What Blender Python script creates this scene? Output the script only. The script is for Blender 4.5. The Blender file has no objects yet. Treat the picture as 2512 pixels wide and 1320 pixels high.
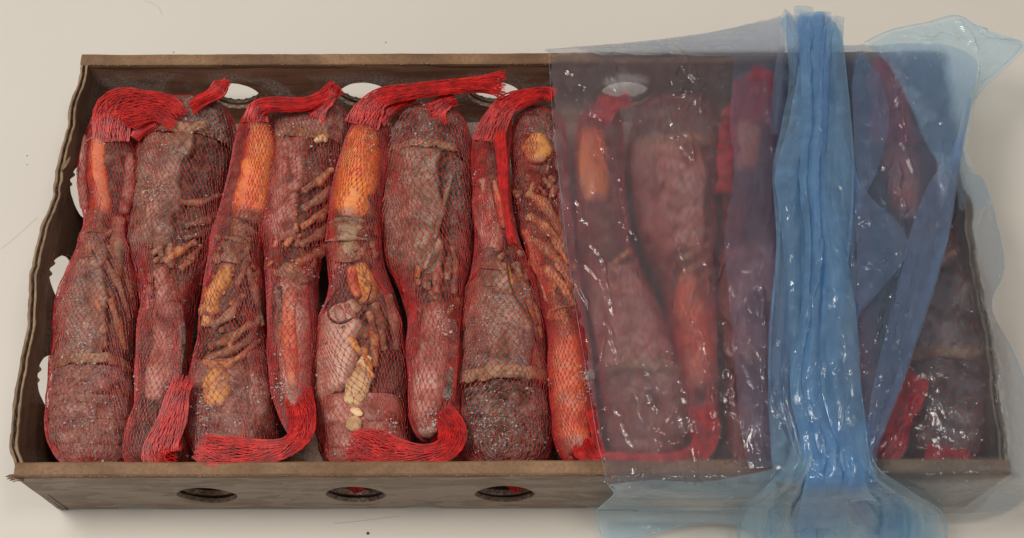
import bpy, bmesh, math, random
import numpy as np
from mathutils import Vector
from mathutils.bvhtree import BVHTree
sc = bpy.context.scene
COL = sc.collection
random.seed(7)
rng = np.random.default_rng(7)

# ------------------------------------------------------------------ camera
F_PX, TILT, CAM_H, CAM_Y, ROLL = 3338.3, 0.452078, 0.869089, -0.398847, -0.00338
cam_d = bpy.data.cameras.new('camera')
cam = bpy.data.objects.new('camera', cam_d)
COL.objects.link(cam)
cam.location = (0.00012, CAM_Y, CAM_H)
cam_d.sensor_width = 36
cam_d.lens = 36 * F_PX / 2512
cam_d.clip_start = 0.02
cam_d.clip_end = 50
_fw = Vector((0, math.sin(TILT), -math.cos(TILT)))
_up = Vector((0, math.cos(TILT), math.sin(TILT)))
_rt = Vector((1, 0, 0))
R2 = math.cos(ROLL) * _rt + math.sin(ROLL) * _up
U2 = -math.sin(ROLL) * _rt + math.cos(ROLL) * _up
from mathutils import Matrix
cam.matrix_world = Matrix.Translation(cam.location) @ Matrix((R2, U2, -_fw)).transposed().to_4x4()
sc.camera = cam
sc.render.resolution_x, sc.render.resolution_y = 1024, 538

# ------------------------------------------------------------------ light
W = bpy.data.worlds.new('World')
sc.world = W
W.use_nodes = True
W.node_tree.nodes['Background'].inputs[0].default_value = (1.0, 0.955, 0.90, 1)
W.node_tree.nodes['Background'].inputs[1].default_value = 0.42


def lamp(name, loc, target, sx, sy, power, col):
    d = bpy.data.lights.new(name, 'AREA')
    d.shape = 'RECTANGLE'
    d.size, d.size_y, d.energy, d.color = sx, sy, power, col
    o = bpy.data.objects.new(name, d)
    COL.objects.link(o)
    o.location = loc
    v = Vector(target) - Vector(loc)
    o.rotation_euler = v.to_track_quat('-Z', 'Y').to_euler()
    return o


lamp('window_light', (-0.72, 0.02, 1.58), (0.0, -0.05, 0.0), 0.5, 0.42, 17.0, (1.0, 0.95, 0.88))
lamp('ceiling_light', (0.45, -0.15, 1.9), (0.1, 0.0, 0.0), 0.35, 0.35, 7.0, (1.0, 0.91, 0.79))
sc.view_settings.view_transform = 'Standard'
sc.view_settings.look = 'None'
sc.view_settings.exposure = 0.0
sc.view_settings.gamma = 1.0
cy = sc.cycles
cy.max_bounces = 10
cy.transparent_max_bounces = 32
cy.transmission_bounces = 10
cy.use_denoising = True
cy.sample_clamp_indirect = 4.0


# ------------------------------------------------------------------ helpers
def P(px, py, z):
    """a place on the photograph (source pixels) brought down to height z"""
    px = np.asarray(px, float); py = np.asarray(py, float); z = np.asarray(z, float)
    u = (px - 1256) / F_PX
    v = -(py - 660) / F_PX
    d = [_fw[i] + u * R2[i] + v * U2[i] for i in range(3)]
    k = (z - CAM_H) / d[2]
    return np.stack([cam.location[0] + d[0] * k, CAM_Y + d[1] * k, z + 0 * k], -1)


MM = 0.001
PXM = 0.000247


def smooth1(a, n):
    for _ in range(n):
        b = a.copy()
        b[1:-1] = (a[:-2] + 2 * a[1:-1] + a[2:]) / 4
        a = b
    return a


_perm = np.random.default_rng(3).random((64, 64, 64))


def vnoise(p, scale, seed=0):
    q = np.asarray(p, float) * scale + seed * 7.13 + 1000
    i = np.floor(q).astype(int)
    f = q - i
    f = f * f * (3 - 2 * f)
    i &= 63
    j = (i + 1) & 63
    r = 0
    for a in (0, 1):
        for b in (0, 1):
            for c in (0, 1):
                ix = (j if a else i)[..., 0]; iy = (j if b else i)[..., 1]; iz = (j if c else i)[..., 2]
                w = (f[..., 0] if a else 1 - f[..., 0]) * (f[..., 1] if b else 1 - f[..., 1]) * (f[..., 2] if c else 1 - f[..., 2])
                r = r + w * _perm[ix, iy, iz]
    return r * 2 - 1


def fbm(p, scale, seed=0, oct=3, gain=0.5):
    r = 0; a = 1
    for k in range(oct):
        r = r + a * vnoise(p, scale * 2 ** k, seed + k * 3)
        a *= gain
    return r


def link(o, parent=None):
    COL.objects.link(o)
    if parent:
        o.parent = parent
    return o


def world_loc(o):
    v = Vector((0, 0, 0))
    while o:
        v = v + o.location
        o = o.parent
    return np.array(v)


def mesh(name, V, Fc, mat, parent=None, smooth=True, kind=None, label=None):
    V = np.asarray(V, float).reshape(-1, 3)
    if parent is not None:
        V = V - world_loc(parent)
    me = bpy.data.meshes.new(name)
    if isinstance(Fc, np.ndarray):
        n, k = Fc.shape
        me.vertices.add(len(V)); me.vertices.foreach_set('co', V.ravel())
        me.loops.add(n * k); me.loops.foreach_set('vertex_index', Fc.ravel().astype(np.int32))
        me.polygons.add(n)
        me.polygons.foreach_set('loop_start', np.arange(0, n * k, k, dtype=np.int32))
        me.polygons.foreach_set('loop_total', np.full(n, k, dtype=np.int32))
        me.update(calc_edges=True)
        me.validate()
    else:
        me.from_pydata(V.tolist(), [], Fc)
    me.polygons.foreach_set('use_smooth', [smooth] * len(me.polygons))
    me.materials.append(mat)
    o = bpy.data.objects.new(name, me)
    link(o, parent)
    if kind: o['kind'] = kind
    if label: o['label'] = label
    return o


def grid_faces(nu, nv, wrap=False, off=0):
    """vertex index = i*nv + j ; i<nu, j<nv"""
    i = np.arange(nu - 1)[:, None]
    j = np.arange(nv if wrap else nv - 1)[None, :]
    a = i * nv + j; b = i * nv + (j + 1) % nv
    c = (i + 1) * nv + (j + 1) % nv; d = (i + 1) * nv + j
    return (np.stack([a, b, c, d], -1).reshape(-1, 4)) + off


def empty(name, loc, label, cat, group=None):
    o = bpy.data.objects.new(name, None)
    o.empty_display_size = 0.02
    o.location = loc
    o['label'] = label; o['category'] = cat
    if group: o['group'] = group
    COL.objects.link(o)
    return o


def lin(r, g, b):
    f = lambda c: (c / 255 / 12.92) if c / 255 <= 0.04045 else ((c / 255 + 0.055) / 1.055) ** 2.4
    return (f(r), f(g), f(b), 1)


# ------------------------------------------------------------------ materials
class NT:
    def __init__(s, name):
        s.m = bpy.data.materials.new(name)
        s.m.use_nodes = True
        s.t = s.m.node_tree
        s.t.nodes.clear()
        s.out = s.n('ShaderNodeOutputMaterial')

    def n(s, typ, **kw):
        o = s.t.nodes.new(typ)
        for k, v in kw.items():
            if k.startswith('i_'):
                key = k[2:]
                key = int(key) if key.isdigit() else key.replace('_', ' ')
                o.inputs[key].default_value = v
            else:
                setattr(o, k, v)
        return o

    def l(s, a, b):
        s.t.links.new(a, b)

    def ramp(s, src, stops, interp='LINEAR'):
        r = s.n('ShaderNodeValToRGB')
        r.color_ramp.interpolation = interp
        e = r.color_ramp.elements
        while len(e) > 1: e.remove(e[-1])
        e[0].position, e[0].color = stops[0]
        for p, c in stops[1:]:
            x = e.new(p); x.color = c
        s.l(src, r.inputs[0])
        return r.outputs[0]

    def noise(s, co, scale, detail=5, rough=0.55, dist=0.0):
        o = s.n('ShaderNodeTexNoise', i_Scale=scale, i_Detail=detail, i_Roughness=rough, i_Distortion=dist)
        s.l(co, o.inputs['Vector'])
        return o.outputs['Fac']

    def mix(s, fac, a, b, mode='MIX'):
        o = s.n('ShaderNodeMix', data_type='RGBA', blend_type=mode)
        for k, v in ((0, fac), (6, a), (7, b)):
            if isinstance(v, (int, float, tuple)):
                o.inputs[k].default_value = v
            else:
                s.l(v, o.inputs[k])
        return o.outputs[2]

    def math(s, op, a, b=0.0, clamp=False):
        o = s.n('ShaderNodeMath', operation=op, use_clamp=clamp)
        for k, v in ((0, a), (1, b)):
            if isinstance(v, (int, float)): o.inputs[k].default_value = v
            else: s.l(v, o.inputs[k])
        return o.outputs[0]

    def coord(s, sc=(1, 1, 1)):
        tc = s.n('ShaderNodeTexCoord')
        mp = s.n('ShaderNodeMapping')
        mp.inputs['Scale'].default_value = sc
        s.l(tc.outputs['Object'], mp.inputs['Vector'])
        oi = s.n('ShaderNodeObjectInfo')
        vm = s.n('ShaderNodeVectorMath', operation='ADD')
        s.l(mp.outputs[0], vm.inputs[0]); s.l(oi.outputs['Random'], vm.inputs[1])
        return vm.outputs[0]


def mottled(name, cols, scale=90, rough=0.55, frost=0.5, frostcol=(0.50, 0.38, 0.35, 1), bump=0.5, spec=0.5, pos=None, stretch=(1, 1, 1), pit=0.0, patch=0.85, fade=False):
    t = NT(name)
    co = t.coord(stretch)
    a = t.noise(co, scale, 6, 0.62, 0.6)
    n = len(cols)
    pos = pos or [0.32 + 0.36 * i / (n - 1) for i in range(n)]
    c = t.ramp(a, list(zip(pos, cols)))
    md = t.noise(co, 34, 4, 0.6, 0.8)
    c = t.mix(t.math('MULTIPLY', t.ramp(md, [(0.36, (1, 1, 1, 1)), (0.56, (0, 0, 0, 1))]), patch), c, t.mix(1.0, c, (0.42, 0.30, 0.22, 1), 'MULTIPLY'))
    if fade:
        at = t.n('ShaderNodeAttribute', attribute_name='fade')
        fz = t.math('SUBTRACT', at.outputs['Fac'], t.math('MULTIPLY', t.math('SUBTRACT', 0.75, t.noise(co, 110, 5, 0.65)), 1.1))
        fz = t.ramp(fz, [(0.0, (0, 0, 0, 1)), (0.55, (1, 1, 1, 1))])
        c = t.mix(fz, t.ramp(a, [(0.35, lin(84, 46, 34)), (0.55, lin(150, 80, 56)), (0.7, lin(160, 110, 92))]), c)
    f1 = t.noise(co, 1100, 4, 0.7)
    f2 = t.noise(co, 60, 4, 0.6, 1.0)
    m = t.math('MULTIPLY', t.ramp(f1, [(0.40, (0, 0, 0, 1)), (0.66, (1, 1, 1, 1))]), t.ramp(f2, [(0.40, (0.04, 0.04, 0.04, 1)), (0.60, (1, 1, 1, 1))]))
    m = t.math('MULTIPLY', m, frost)
    c = t.mix(m, c, frostcol)
    dark = t.noise(co, 420, 5, 0.65, 1.5)
    c = t.mix(t.math('MULTIPLY', t.ramp(dark, [(0.30, (1, 1, 1, 1)), (0.45, (0, 0, 0, 1))]), 0.75), c, (0.018, 0.010, 0.007, 1))
    b = t.n('ShaderNodeBsdfPrincipled', i_Roughness=rough)
    b.inputs['Specular IOR Level'].default_value = spec
    t.l(c, b.inputs['Base Color'])
    h = t.math('ADD', t.math('MULTIPLY', a, 1.2), t.math('ADD', t.math('MULTIPLY', dark, 0.9), t.math('MULTIPLY', f1, 0.45)))
    if pit:
        vo = t.n('ShaderNodeTexVoronoi', i_Scale=420.0)
        t.l(co, vo.inputs['Vector'])
        h = t.math('ADD', h, t.math('MULTIPLY', vo.outputs['Distance'], pit))
    bp = t.n('ShaderNodeBump', i_Strength=bump, i_Distance=0.0022)
    t.l(h, bp.inputs['Height'])
    t.l(bp.outputs[0], b.inputs['Normal'])
    t.l(b.outputs[0], t.out.inputs[0])
    return t.m


M = {}
M['grey'] = mottled('grey_shell', [lin(50, 28, 17), lin(112, 76, 54), lin(138, 92, 72), lin(180, 134, 112)], 75, 0.4, 0.6, (0.56, 0.45, 0.40, 1))
M['pinkgrey'] = mottled('pink_grey_shell', [lin(92, 38, 28), lin(152, 80, 64), lin(178, 108, 92), lin(198, 146, 130)], 60, 0.38, 0.55, (0.56, 0.44, 0.40, 1), bump=0.45)
M['rosy'] = mottled('rosy_shell', [lin(150, 100, 80), lin(196, 148, 128), lin(206, 160, 142), lin(176, 124, 104)], 45, 0.4, 0.25, bump=0.3, patch=0.35)
M['dark'] = mottled('dark_tail_shell', [lin(34, 22, 16), lin(84, 62, 48), lin(122, 94, 78), lin(172, 144, 128)], 130, 0.4, 0.95, (0.46, 0.40, 0.38, 1), 0.9, pit=1.2)
M['tailpink'] = mottled('rosy_tail_shell', [lin(64, 34, 26), lin(126, 78, 64), lin(160, 110, 94), lin(182, 138, 122)], 90, 0.4, 0.8, bump=0.7, pit=0.6)
M['core'] = mottled('dark_flesh', [lin(26, 13, 9), lin(74, 42, 30), lin(122, 76, 54), lin(150, 96, 70)], 110, 0.5, 0.5, bump=1.0)
M['brown'] = mottled('brown_leg_shell', [lin(66, 38, 24), lin(136, 88, 62), lin(168, 108, 70), lin(172, 132, 108)], 120, 0.5, 0.6, bump=0.7)
M['orangeleg'] = mottled('orange_leg_shell', [lin(98, 52, 30), lin(176, 104, 62), lin(200, 122, 74), lin(162, 120, 92)], 110, 0.5, 0.5, bump=0.6)
M['orange'] = mottled('orange_claw_shell', [lin(204, 78, 50), lin(222, 106, 56), lin(226, 130, 52), lin(220, 138, 104)], 30, 0.36, 0.3, (0.6, 0.42, 0.34, 1), 0.22, patch=0.3, fade=True)
M['redorange'] = mottled('red_orange_claw_shell', [lin(168, 58, 40), lin(204, 82, 46), lin(212, 100, 54), lin(190, 104, 84)], 60, 0.42, 0.4, (0.5, 0.34, 0.3, 1), 0.35, fade=True)
M['yellow'] = mottled('yellow_orange_shell', [lin(120, 74, 34), lin(206, 132, 56), lin(222, 150, 72), lin(170, 120, 76)], 95, 0.45, 0.35, bump=0.5, fade=True)
M['buff'] = mottled('buff_shell_rim', [lin(96, 66, 48), lin(142, 106, 78), lin(168, 130, 98), lin(136, 104, 84)], 150, 0.5, 0.3, bump=0.5)
M['flesh'] = mottled('torn_pale_flesh', [lin(200, 150, 100), lin(230, 196, 150), lin(220, 180, 130)], 200, 0.5, 0.1, bump=0.3)
M['antenna'] = mottled('antenna_dark', [lin(52, 20, 14), lin(80, 34, 24)], 300, 0.4, 0.1, bump=0.2)


def m_net(name, a, b2, c2):
    t = NT(name)
    co = t.coord()
    n = t.noise(co, 140, 3)
    c = t.ramp(n, [(0.35, lin(*a)), (0.6, lin(*b2)), (0.75, lin(*c2))])
    b = t.n('ShaderNodeBsdfPrincipled', i_Roughness=0.42)
    t.l(c, b.inputs['Base Color'])
    tr = t.n('ShaderNodeBsdfTranslucent')
    t.l(c, tr.inputs[0])
    mx = t.n('ShaderNodeMixShader', i_0=0.3)
    t.l(b.outputs[0], mx.inputs[1]); t.l(tr.outputs[0], mx.inputs[2])
    t.l(mx.outputs[0], t.out.inputs[0])
    return t.m


M['net'] = m_net('red_net_plastic', (160, 10, 10), (216, 24, 20), (232, 52, 42))
M['sleeve'] = m_net('stretched_net_plastic', (150, 16, 15), (196, 28, 25), (206, 60, 50))


def m_ice():
    t = NT('ice_crystal')
    b = t.n('ShaderNodeBsdfPrincipled', i_Roughness=0.5)
    b.inputs['Base Color'].default_value = (0.66, 0.57, 0.53, 1)
    b.inputs['Specular IOR Level'].default_value = 0.6
    tp = t.n('ShaderNodeBsdfTransparent')
    mx = t.n('ShaderNodeMixShader', i_0=0.5)
    t.l(b.outputs[0], mx.inputs[1]); t.l(tp.outputs[0], mx.inputs[2])
    t.l(mx.outputs[0], t.out.inputs[0])
    return t.m


M['ice'] = m_ice()


def m_card(name, c1, c2, c3, peel=None, frost=0.0):
    t = NT(name)
    co = t.coord()
    co2 = t.coord((1, 1, 7))
    a = t.noise(co2, 26, 6, 0.6, 0.5)
    c = t.ramp(a, [(0.3, c1), (0.5, c2), (0.72, c3)])
    fine = t.noise(co2, 420, 4, 0.7)
    c = t.mix(t.math('MULTIPLY', t.ramp(fine, [(0.35, (1, 1, 1, 1)), (0.6, (0, 0, 0, 1))]), 0.35), c, tuple(0.45 * x for x in c1[:3]) + (1,))
    rough = t.ramp(t.noise(co, 30, 4), [(0.3, (0.45,) * 3 + (1,)), (0.7, (0.75,) * 3 + (1,))])
    h = t.math('MULTIPLY', fine, 0.5)
    if peel:
        cp = t.coord((1, 1, 3.2))
        pn = t.noise(cp, 22, 5, 0.55, 1.2)
        pm = t.ramp(pn, [(0.485, (0, 0, 0, 1)), (0.50, (1, 1, 1, 1))])
        c = t.mix(t.math('MULTIPLY', pm, 0.5), c, peel)
        h = t.math('ADD', h, t.math('MULTIPLY', pm, 1.2))
    if frost:
        fr = t.math('MULTIPLY', t.ramp(t.noise(co, 24, 5, 0.6, 0.8), [(0.44, (0, 0, 0, 1)), (0.56, (1, 1, 1, 1))]), t.ramp(t.noise(co, 700, 4, 0.7), [(0.42, (0, 0, 0, 1)), (0.6, (1, 1, 1, 1))]))
        sp = t.n('ShaderNodeSeparateXYZ'); tc = t.n('ShaderNodeTexCoord'); t.l(tc.outputs['Object'], sp.inputs[0])
        zz = t.ramp(sp.outputs['Z'], [(0.0, (1, 1, 1, 1)), (0.058, (1, 1, 1, 1)), (0.070, (0.1, 0.1, 0.1, 1))])
        fr = t.math('MULTIPLY', t.math('MULTIPLY', fr, zz), frost)
        c = t.mix(fr, c, (0.5, 0.45, 0.42, 1))
        h = t.math('ADD', h, fr)
    b = t.n('ShaderNodeBsdfPrincipled')
    t.l(c, b.inputs['Base Color']); t.l(rough, b.inputs['Roughness'])
    b.inputs['Specular IOR Level'].default_value = 0.3
    bp = t.n('ShaderNodeBump', i_Strength=0.5, i_Distance=0.0008)
    t.l(h, bp.inputs['Height']); t.l(bp.outputs[0], b.inputs['Normal'])
    t.l(b.outputs[0], t.out.inputs[0])
    return t.m


M['card_in'] = m_card('lightened_brown_cardboard', lin(126, 88, 70), lin(150, 108, 86), lin(166, 124, 100), frost=1.0)  # inner board: brown lightened to make up for the shade in the box
M['card_side'] = m_card('shaded_dark_cardboard', lin(74, 52, 40), lin(94, 68, 53), lin(108, 80, 62), frost=0.3)  # darker inner board, the side walls' shade painted into its colour
M['card_rim'] = m_card('folded_cardboard_rim', lin(96, 70, 50), lin(124, 94, 68), lin(144, 112, 84))
M['card_out'] = m_card('stained_outer_cardboard', lin(120, 104, 90), lin(138, 120, 105), lin(150, 133, 118), peel=lin(158, 145, 133))
M['card_edge'] = m_card('torn_cardboard_edge', lin(108, 86, 66), lin(140, 114, 90), lin(170, 144, 116))


def m_table():
    t = NT('off_white_table')
    co = t.coord()
    a = t.noise(co, 3.0, 5, 0.5)
    c = t.ramp(a, [(0.3, lin(200, 195, 187)), (0.7, lin(205, 200, 192))])
    f = t.noise(co, 500, 3)
    c = t.mix(t.math('MULTIPLY', f, 0.05), c, (0.5, 0.46, 0.4, 1))
    b = t.n('ShaderNodeBsdfPrincipled', i_Roughness=0.5)
    t.l(c, b.inputs['Base Color'])
    b.inputs['Specular IOR Level'].default_value = 0.3
    bp = t.n('ShaderNodeBump', i_Strength=0.15, i_Distance=0.0005)
    t.l(t.noise(co, 40, 4), bp.inputs['Height']); t.l(bp.outputs[0], b.inputs['Normal'])
    t.l(b.outputs[0], t.out.inputs[0])
    return t.m


M['table'] = m_table()


def m_film(name, tint, haze, hazecol, blur, blur_rough=0.5, bump=0.17, gloss_rough=0.10, bscale=1.0, ior=1.35, gl=1.2):
    """thin polythene: part clear, part milky, part blurring, glossy on top"""
    t = NT(name)
    co = t.coord()
    n1 = t.noise(co, 55 * bscale, 4, 0.55, 1.5)
    n2 = t.noise(co, 260 * bscale, 4, 0.6, 0.8)
    rid = t.math('ABSOLUTE', t.math('SUBTRACT', t.noise(co, 30 * bscale, 4, 0.55, 0.6), 0.5))
    h = t.math('ADD', t.math('ADD', t.math('MULTIPLY', n1, 1.0), t.math('MULTIPLY', n2, 0.30)), t.math('MULTIPLY', rid, -1.6))
    vo = t.n('ShaderNodeTexVoronoi', i_Scale=75.0 * bscale)
    t.l(t.coord((1.6, 0.7, 1)), vo.inputs['Vector'])
    vo2 = t.n('ShaderNodeTexVoronoi', i_Scale=210.0 * bscale)
    t.l(t.coord((1.4, 0.8, 1)), vo2.inputs['Vector'])
    msk = t.ramp(t.noise(co, 14, 3), [(0.42, (0.1,) * 3 + (1,)), (0.62, (1,) * 3 + (1,))])
    h = t.math('ADD', h, t.math('MULTIPLY', t.math('ADD', t.math('MULTIPLY', vo.outputs['Distance'], 1.3), t.math('MULTIPLY', vo2.outputs['Distance'], 0.4)), msk))
    bp = t.n('ShaderNodeBump', i_Strength=bump, i_Distance=0.004)
    t.l(h, bp.inputs['Height'])
    tp = t.n('ShaderNodeBsdfTransparent'); tp.inputs[0].default_value = tint
    rf = t.n('ShaderNodeBsdfRefraction', i_Roughness=blur_rough, i_IOR=ior); rf.inputs[0].default_value = tint
    m1 = t.n('ShaderNodeMixShader', i_0=blur)
    t.l(tp.outputs[0], m1.inputs[1]); t.l(rf.outputs[0], m1.inputs[2])
    df = t.n('ShaderNodeBsdfDiffuse'); df.inputs[0].default_value = hazecol
    tl = t.n('ShaderNodeBsdfTranslucent'); tl.inputs[0].default_value = hazecol
    t.l(bp.outputs[0], df.inputs['Normal'])
    m2 = t.n('ShaderNodeMixShader', i_0=0.45)
    t.l(df.outputs[0], m2.inputs[1]); t.l(tl.outputs[0], m2.inputs[2])
    m3 = t.n('ShaderNodeMixShader')
    hz = t.math('MULTIPLY', t.ramp(n1, [(0.3, (0.7,) * 3 + (1,)), (0.7, (1.3,) * 3 + (1,))]), haze)
    t.l(hz, m3.inputs[0])
    t.l(m1.outputs[0], m3.inputs[1]); t.l(m2.outputs[0], m3.inputs[2])
    gb = t.n('ShaderNodeBsdfGlossy', i_Roughness=gloss_rough)
    t.l(bp.outputs[0], gb.inputs['Normal'])
    lw = t.n('ShaderNodeFresnel', i_IOR=1.42)
    ge = t.n('ShaderNodeNewGeometry')
    t.l(t.math('ADD', 1.42, t.math('MULTIPLY', ge.outputs['Backfacing'], 1 / 1.42 - 1.42)), lw.inputs['IOR'])
    t.l(bp.outputs[0], lw.inputs['Normal'])
    m4 = t.n('ShaderNodeMixShader')
    t.l(t.math('MULTIPLY', lw.outputs[0], gl), m4.inputs[0]); t.l(m3.outputs[0], m4.inputs[1]); t.l(gb.outputs[0], m4.inputs[2])
    t.l(m4.outputs[0], t.out.inputs[0])
    return t.m


M['film'] = m_film('clear_hazy_film', (0.93, 0.93, 0.97, 1), 0.125, (0.52, 0.46, 0.54, 1), 0.55, 0.46)
M['film_end'] = m_film('clear_end_film', (0.82, 0.89, 0.98, 1), 0.06, (0.36, 0.46, 0.62, 1), 0.4, 0.42)
M['film_blue'] = m_film('pale_blue_film', (0.82, 0.90, 0.985, 1), 0.10, (0.40, 0.56, 0.84, 1), 0.35, 0.38)
M['film_pale'] = m_film('pale_flap_film', (0.88, 0.95, 0.985, 1), 0.26, (0.66, 0.82, 0.92, 1), 0.0, 0.3)
M['film_fold'] = m_film('gathered_blue_film', (0.64, 0.84, 0.985, 1), 0.24, (0.38, 0.64, 0.90, 1), 0.3, 0.35, gloss_rough=0.075, bump=0.18)
M['film_lilac2'] = m_film('violet_blue_film', (0.82, 0.90, 0.99, 1), 0.13, (0.36, 0.54, 0.86, 1), 0.25, 0.35)
M['film_sky'] = m_film('sky_blue_film', (0.80, 0.92, 0.99, 1), 0.22, (0.58, 0.80, 0.95, 1), 0.0, 0.3)
M['film_lilac'] = m_film('lilac_inner_film', (0.80, 0.86, 0.98, 1), 0.07, (0.36, 0.42, 0.62, 1), 0.4, 0.45)


def m_drop():
    t = NT('water_drop')
    g = t.n('ShaderNodeBsdfGlossy', i_Roughness=0.08)
    g.inputs[0].default_value = (0.9, 0.9, 0.9, 1)
    tp = t.n('ShaderNodeBsdfTransparent')
    mx = t.n('ShaderNodeMixShader', i_0=0.3)
    t.l(tp.outputs[0], mx.inputs[1]); t.l(g.outputs[0], mx.inputs[2])
    t.l(mx.outputs[0], t.out.inputs[0])
    return t.m


M['drop'] = m_drop()

def loft(path, wid, hgt, ns=14, up=(0, 0, 1), closed=True, power=1.0):
    """tube along path with half width wid and half height hgt (arrays)"""
    path = np.asarray(path, float)
    n = len(path)
    tan = np.gradient(path, axis=0)
    tan /= np.linalg.norm(tan, axis=1)[:, None] + 1e-12
    up = np.asarray(up, float)
    side = np.cross(tan, up); side /= np.linalg.norm(side, axis=1)[:, None] + 1e-12
    u2 = np.cross(side, tan)
    a = np.linspace(0, 2 * np.pi, ns, endpoint=False)
    ca = np.sign(np.cos(a)) * np.abs(np.cos(a)) ** power
    sa = np.sign(np.sin(a)) * np.abs(np.sin(a)) ** power
    V = path[:, None, :] + (np.asarray(wid)[:, None] * ca)[..., None] * side[:, None, :] + (np.asarray(hgt)[:, None] * sa)[..., None] * u2[:, None, :]
    return V


def loft_obj(name, path, wid, hgt, mat, parent, ns=14, noise=0.0, nscale=150, seed=0, cap=True, power=1.0, label=None, smooth=True):
    V = loft(path, wid, hgt, ns, power=power)
    if noise:
        c = np.asarray(path)[:, None, :]
        d = V - c
        V = c + d * (1 + noise * fbm(V, nscale, seed)[..., None])
    nu = len(path)
    Fc = grid_faces(nu, ns, True)
    V = V.reshape(-1, 3)
    if cap:
        V = np.vstack([V, path[0], path[-1]])
        a = nu * ns
        f = [[a, (j + 1) % ns, j, j] for j in range(ns)] + [[a + 1, (nu - 1) * ns + j, (nu - 1) * ns + (j + 1) % ns, (nu - 1) * ns + (j + 1) % ns] for j in range(ns)]
        tri = np.array([[x[0], x[1], x[2]] for x in f])
        Fl = Fc.tolist() + tri.tolist()
        return mesh(name, V, Fl, mat, parent, smooth, label=label)
    return mesh(name, V, Fc, mat, parent, smooth, label=label)


# ------------------------------------------------------------------ table
g = np.linspace(-1, 1, 2)
tv = np.array([[-3, -3, 0], [3, -3, 0], [3, 3, 0], [-3, 3, 0]], float)
tb = mesh('table_surface', tv, np.array([[0, 1, 2, 3]]), M['table'], smooth=False)
tb['kind'] = 'structure'

# ------------------------------------------------------------------ box
BW, BL, BH = 0.600, 0.3048, 0.0795
TH = 0.0085
box = empty('cardboard_box', (0, 0, 0), 'long open brown cardboard tray with oval vent holes, packed with netted lobsters', 'box')


def eye(cx, cz, w, h, n=40, jit=.12):
    """pointed oval outline"""
    pts = []
    for k in range(n):
        a = 2 * math.pi * k / n
        x = math.cos(a)
        zz = math.copysign(abs(math.sin(a)) ** 1.25, math.sin(a))
        pts.append((cx + w / 2 * x + random.uniform(-jit, jit) * MM, cz + h / 2 * zz + random.uniform(-jit, jit) * MM))
    return pts


def panel(outline, holes, thick, maxe=0.009):
    """flat plate in the (s,z) plane with holes, thickness along n; returns verts (s,n,z) and faces"""
    cu = bpy.data.curves.new('tmp', 'CURVE')
    cu.dimensions = '2D'; cu.fill_mode = 'BOTH'
    cu.extrude = thick / 2
    for loop in [outline] + holes:
        sp = cu.splines.new('POLY')
        sp.points.add(len(loop) - 1)
        for p, q in zip(sp.points, loop):
            p.co = (q[0], q[1], 0, 1)
        sp.use_cyclic_u = True
    ob = bpy.data.objects.new('tmp', cu)
    COL.objects.link(ob)
    dg = bpy.context.evaluated_depsgraph_get()
    me = bpy.data.meshes.new_from_object(ob.evaluated_get(dg))
    COL.objects.unlink(ob)
    bpy.data.objects.remove(ob); bpy.data.curves.remove(cu)
    bm = bmesh.new(); bm.from_mesh(me)
    bmesh.ops.remove_doubles(bm, verts=bm.verts, dist=1e-6)
    for _ in range(7):
        es = [e for e in bm.edges if e.calc_length() > maxe]
        if not es: break
        bmesh.ops.subdivide_edges(bm, edges=es, cuts=1)
        bmesh.ops.triangulate(bm, faces=bm.faces)
        es2 = None
    bmesh.ops.recalc_face_normals(bm, faces=bm.faces)
    bm.verts.ensure_lookup_table(); bm.verts.index_update()
    V = np.array([(v.co.x, v.co.z, v.co.y) for v in bm.verts])
    Fc = np.array([[v.index for v in f.verts] for f in bm.faces])
    bm.free(); bpy.data.meshes.remove(me)
    return V, Fc


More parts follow.
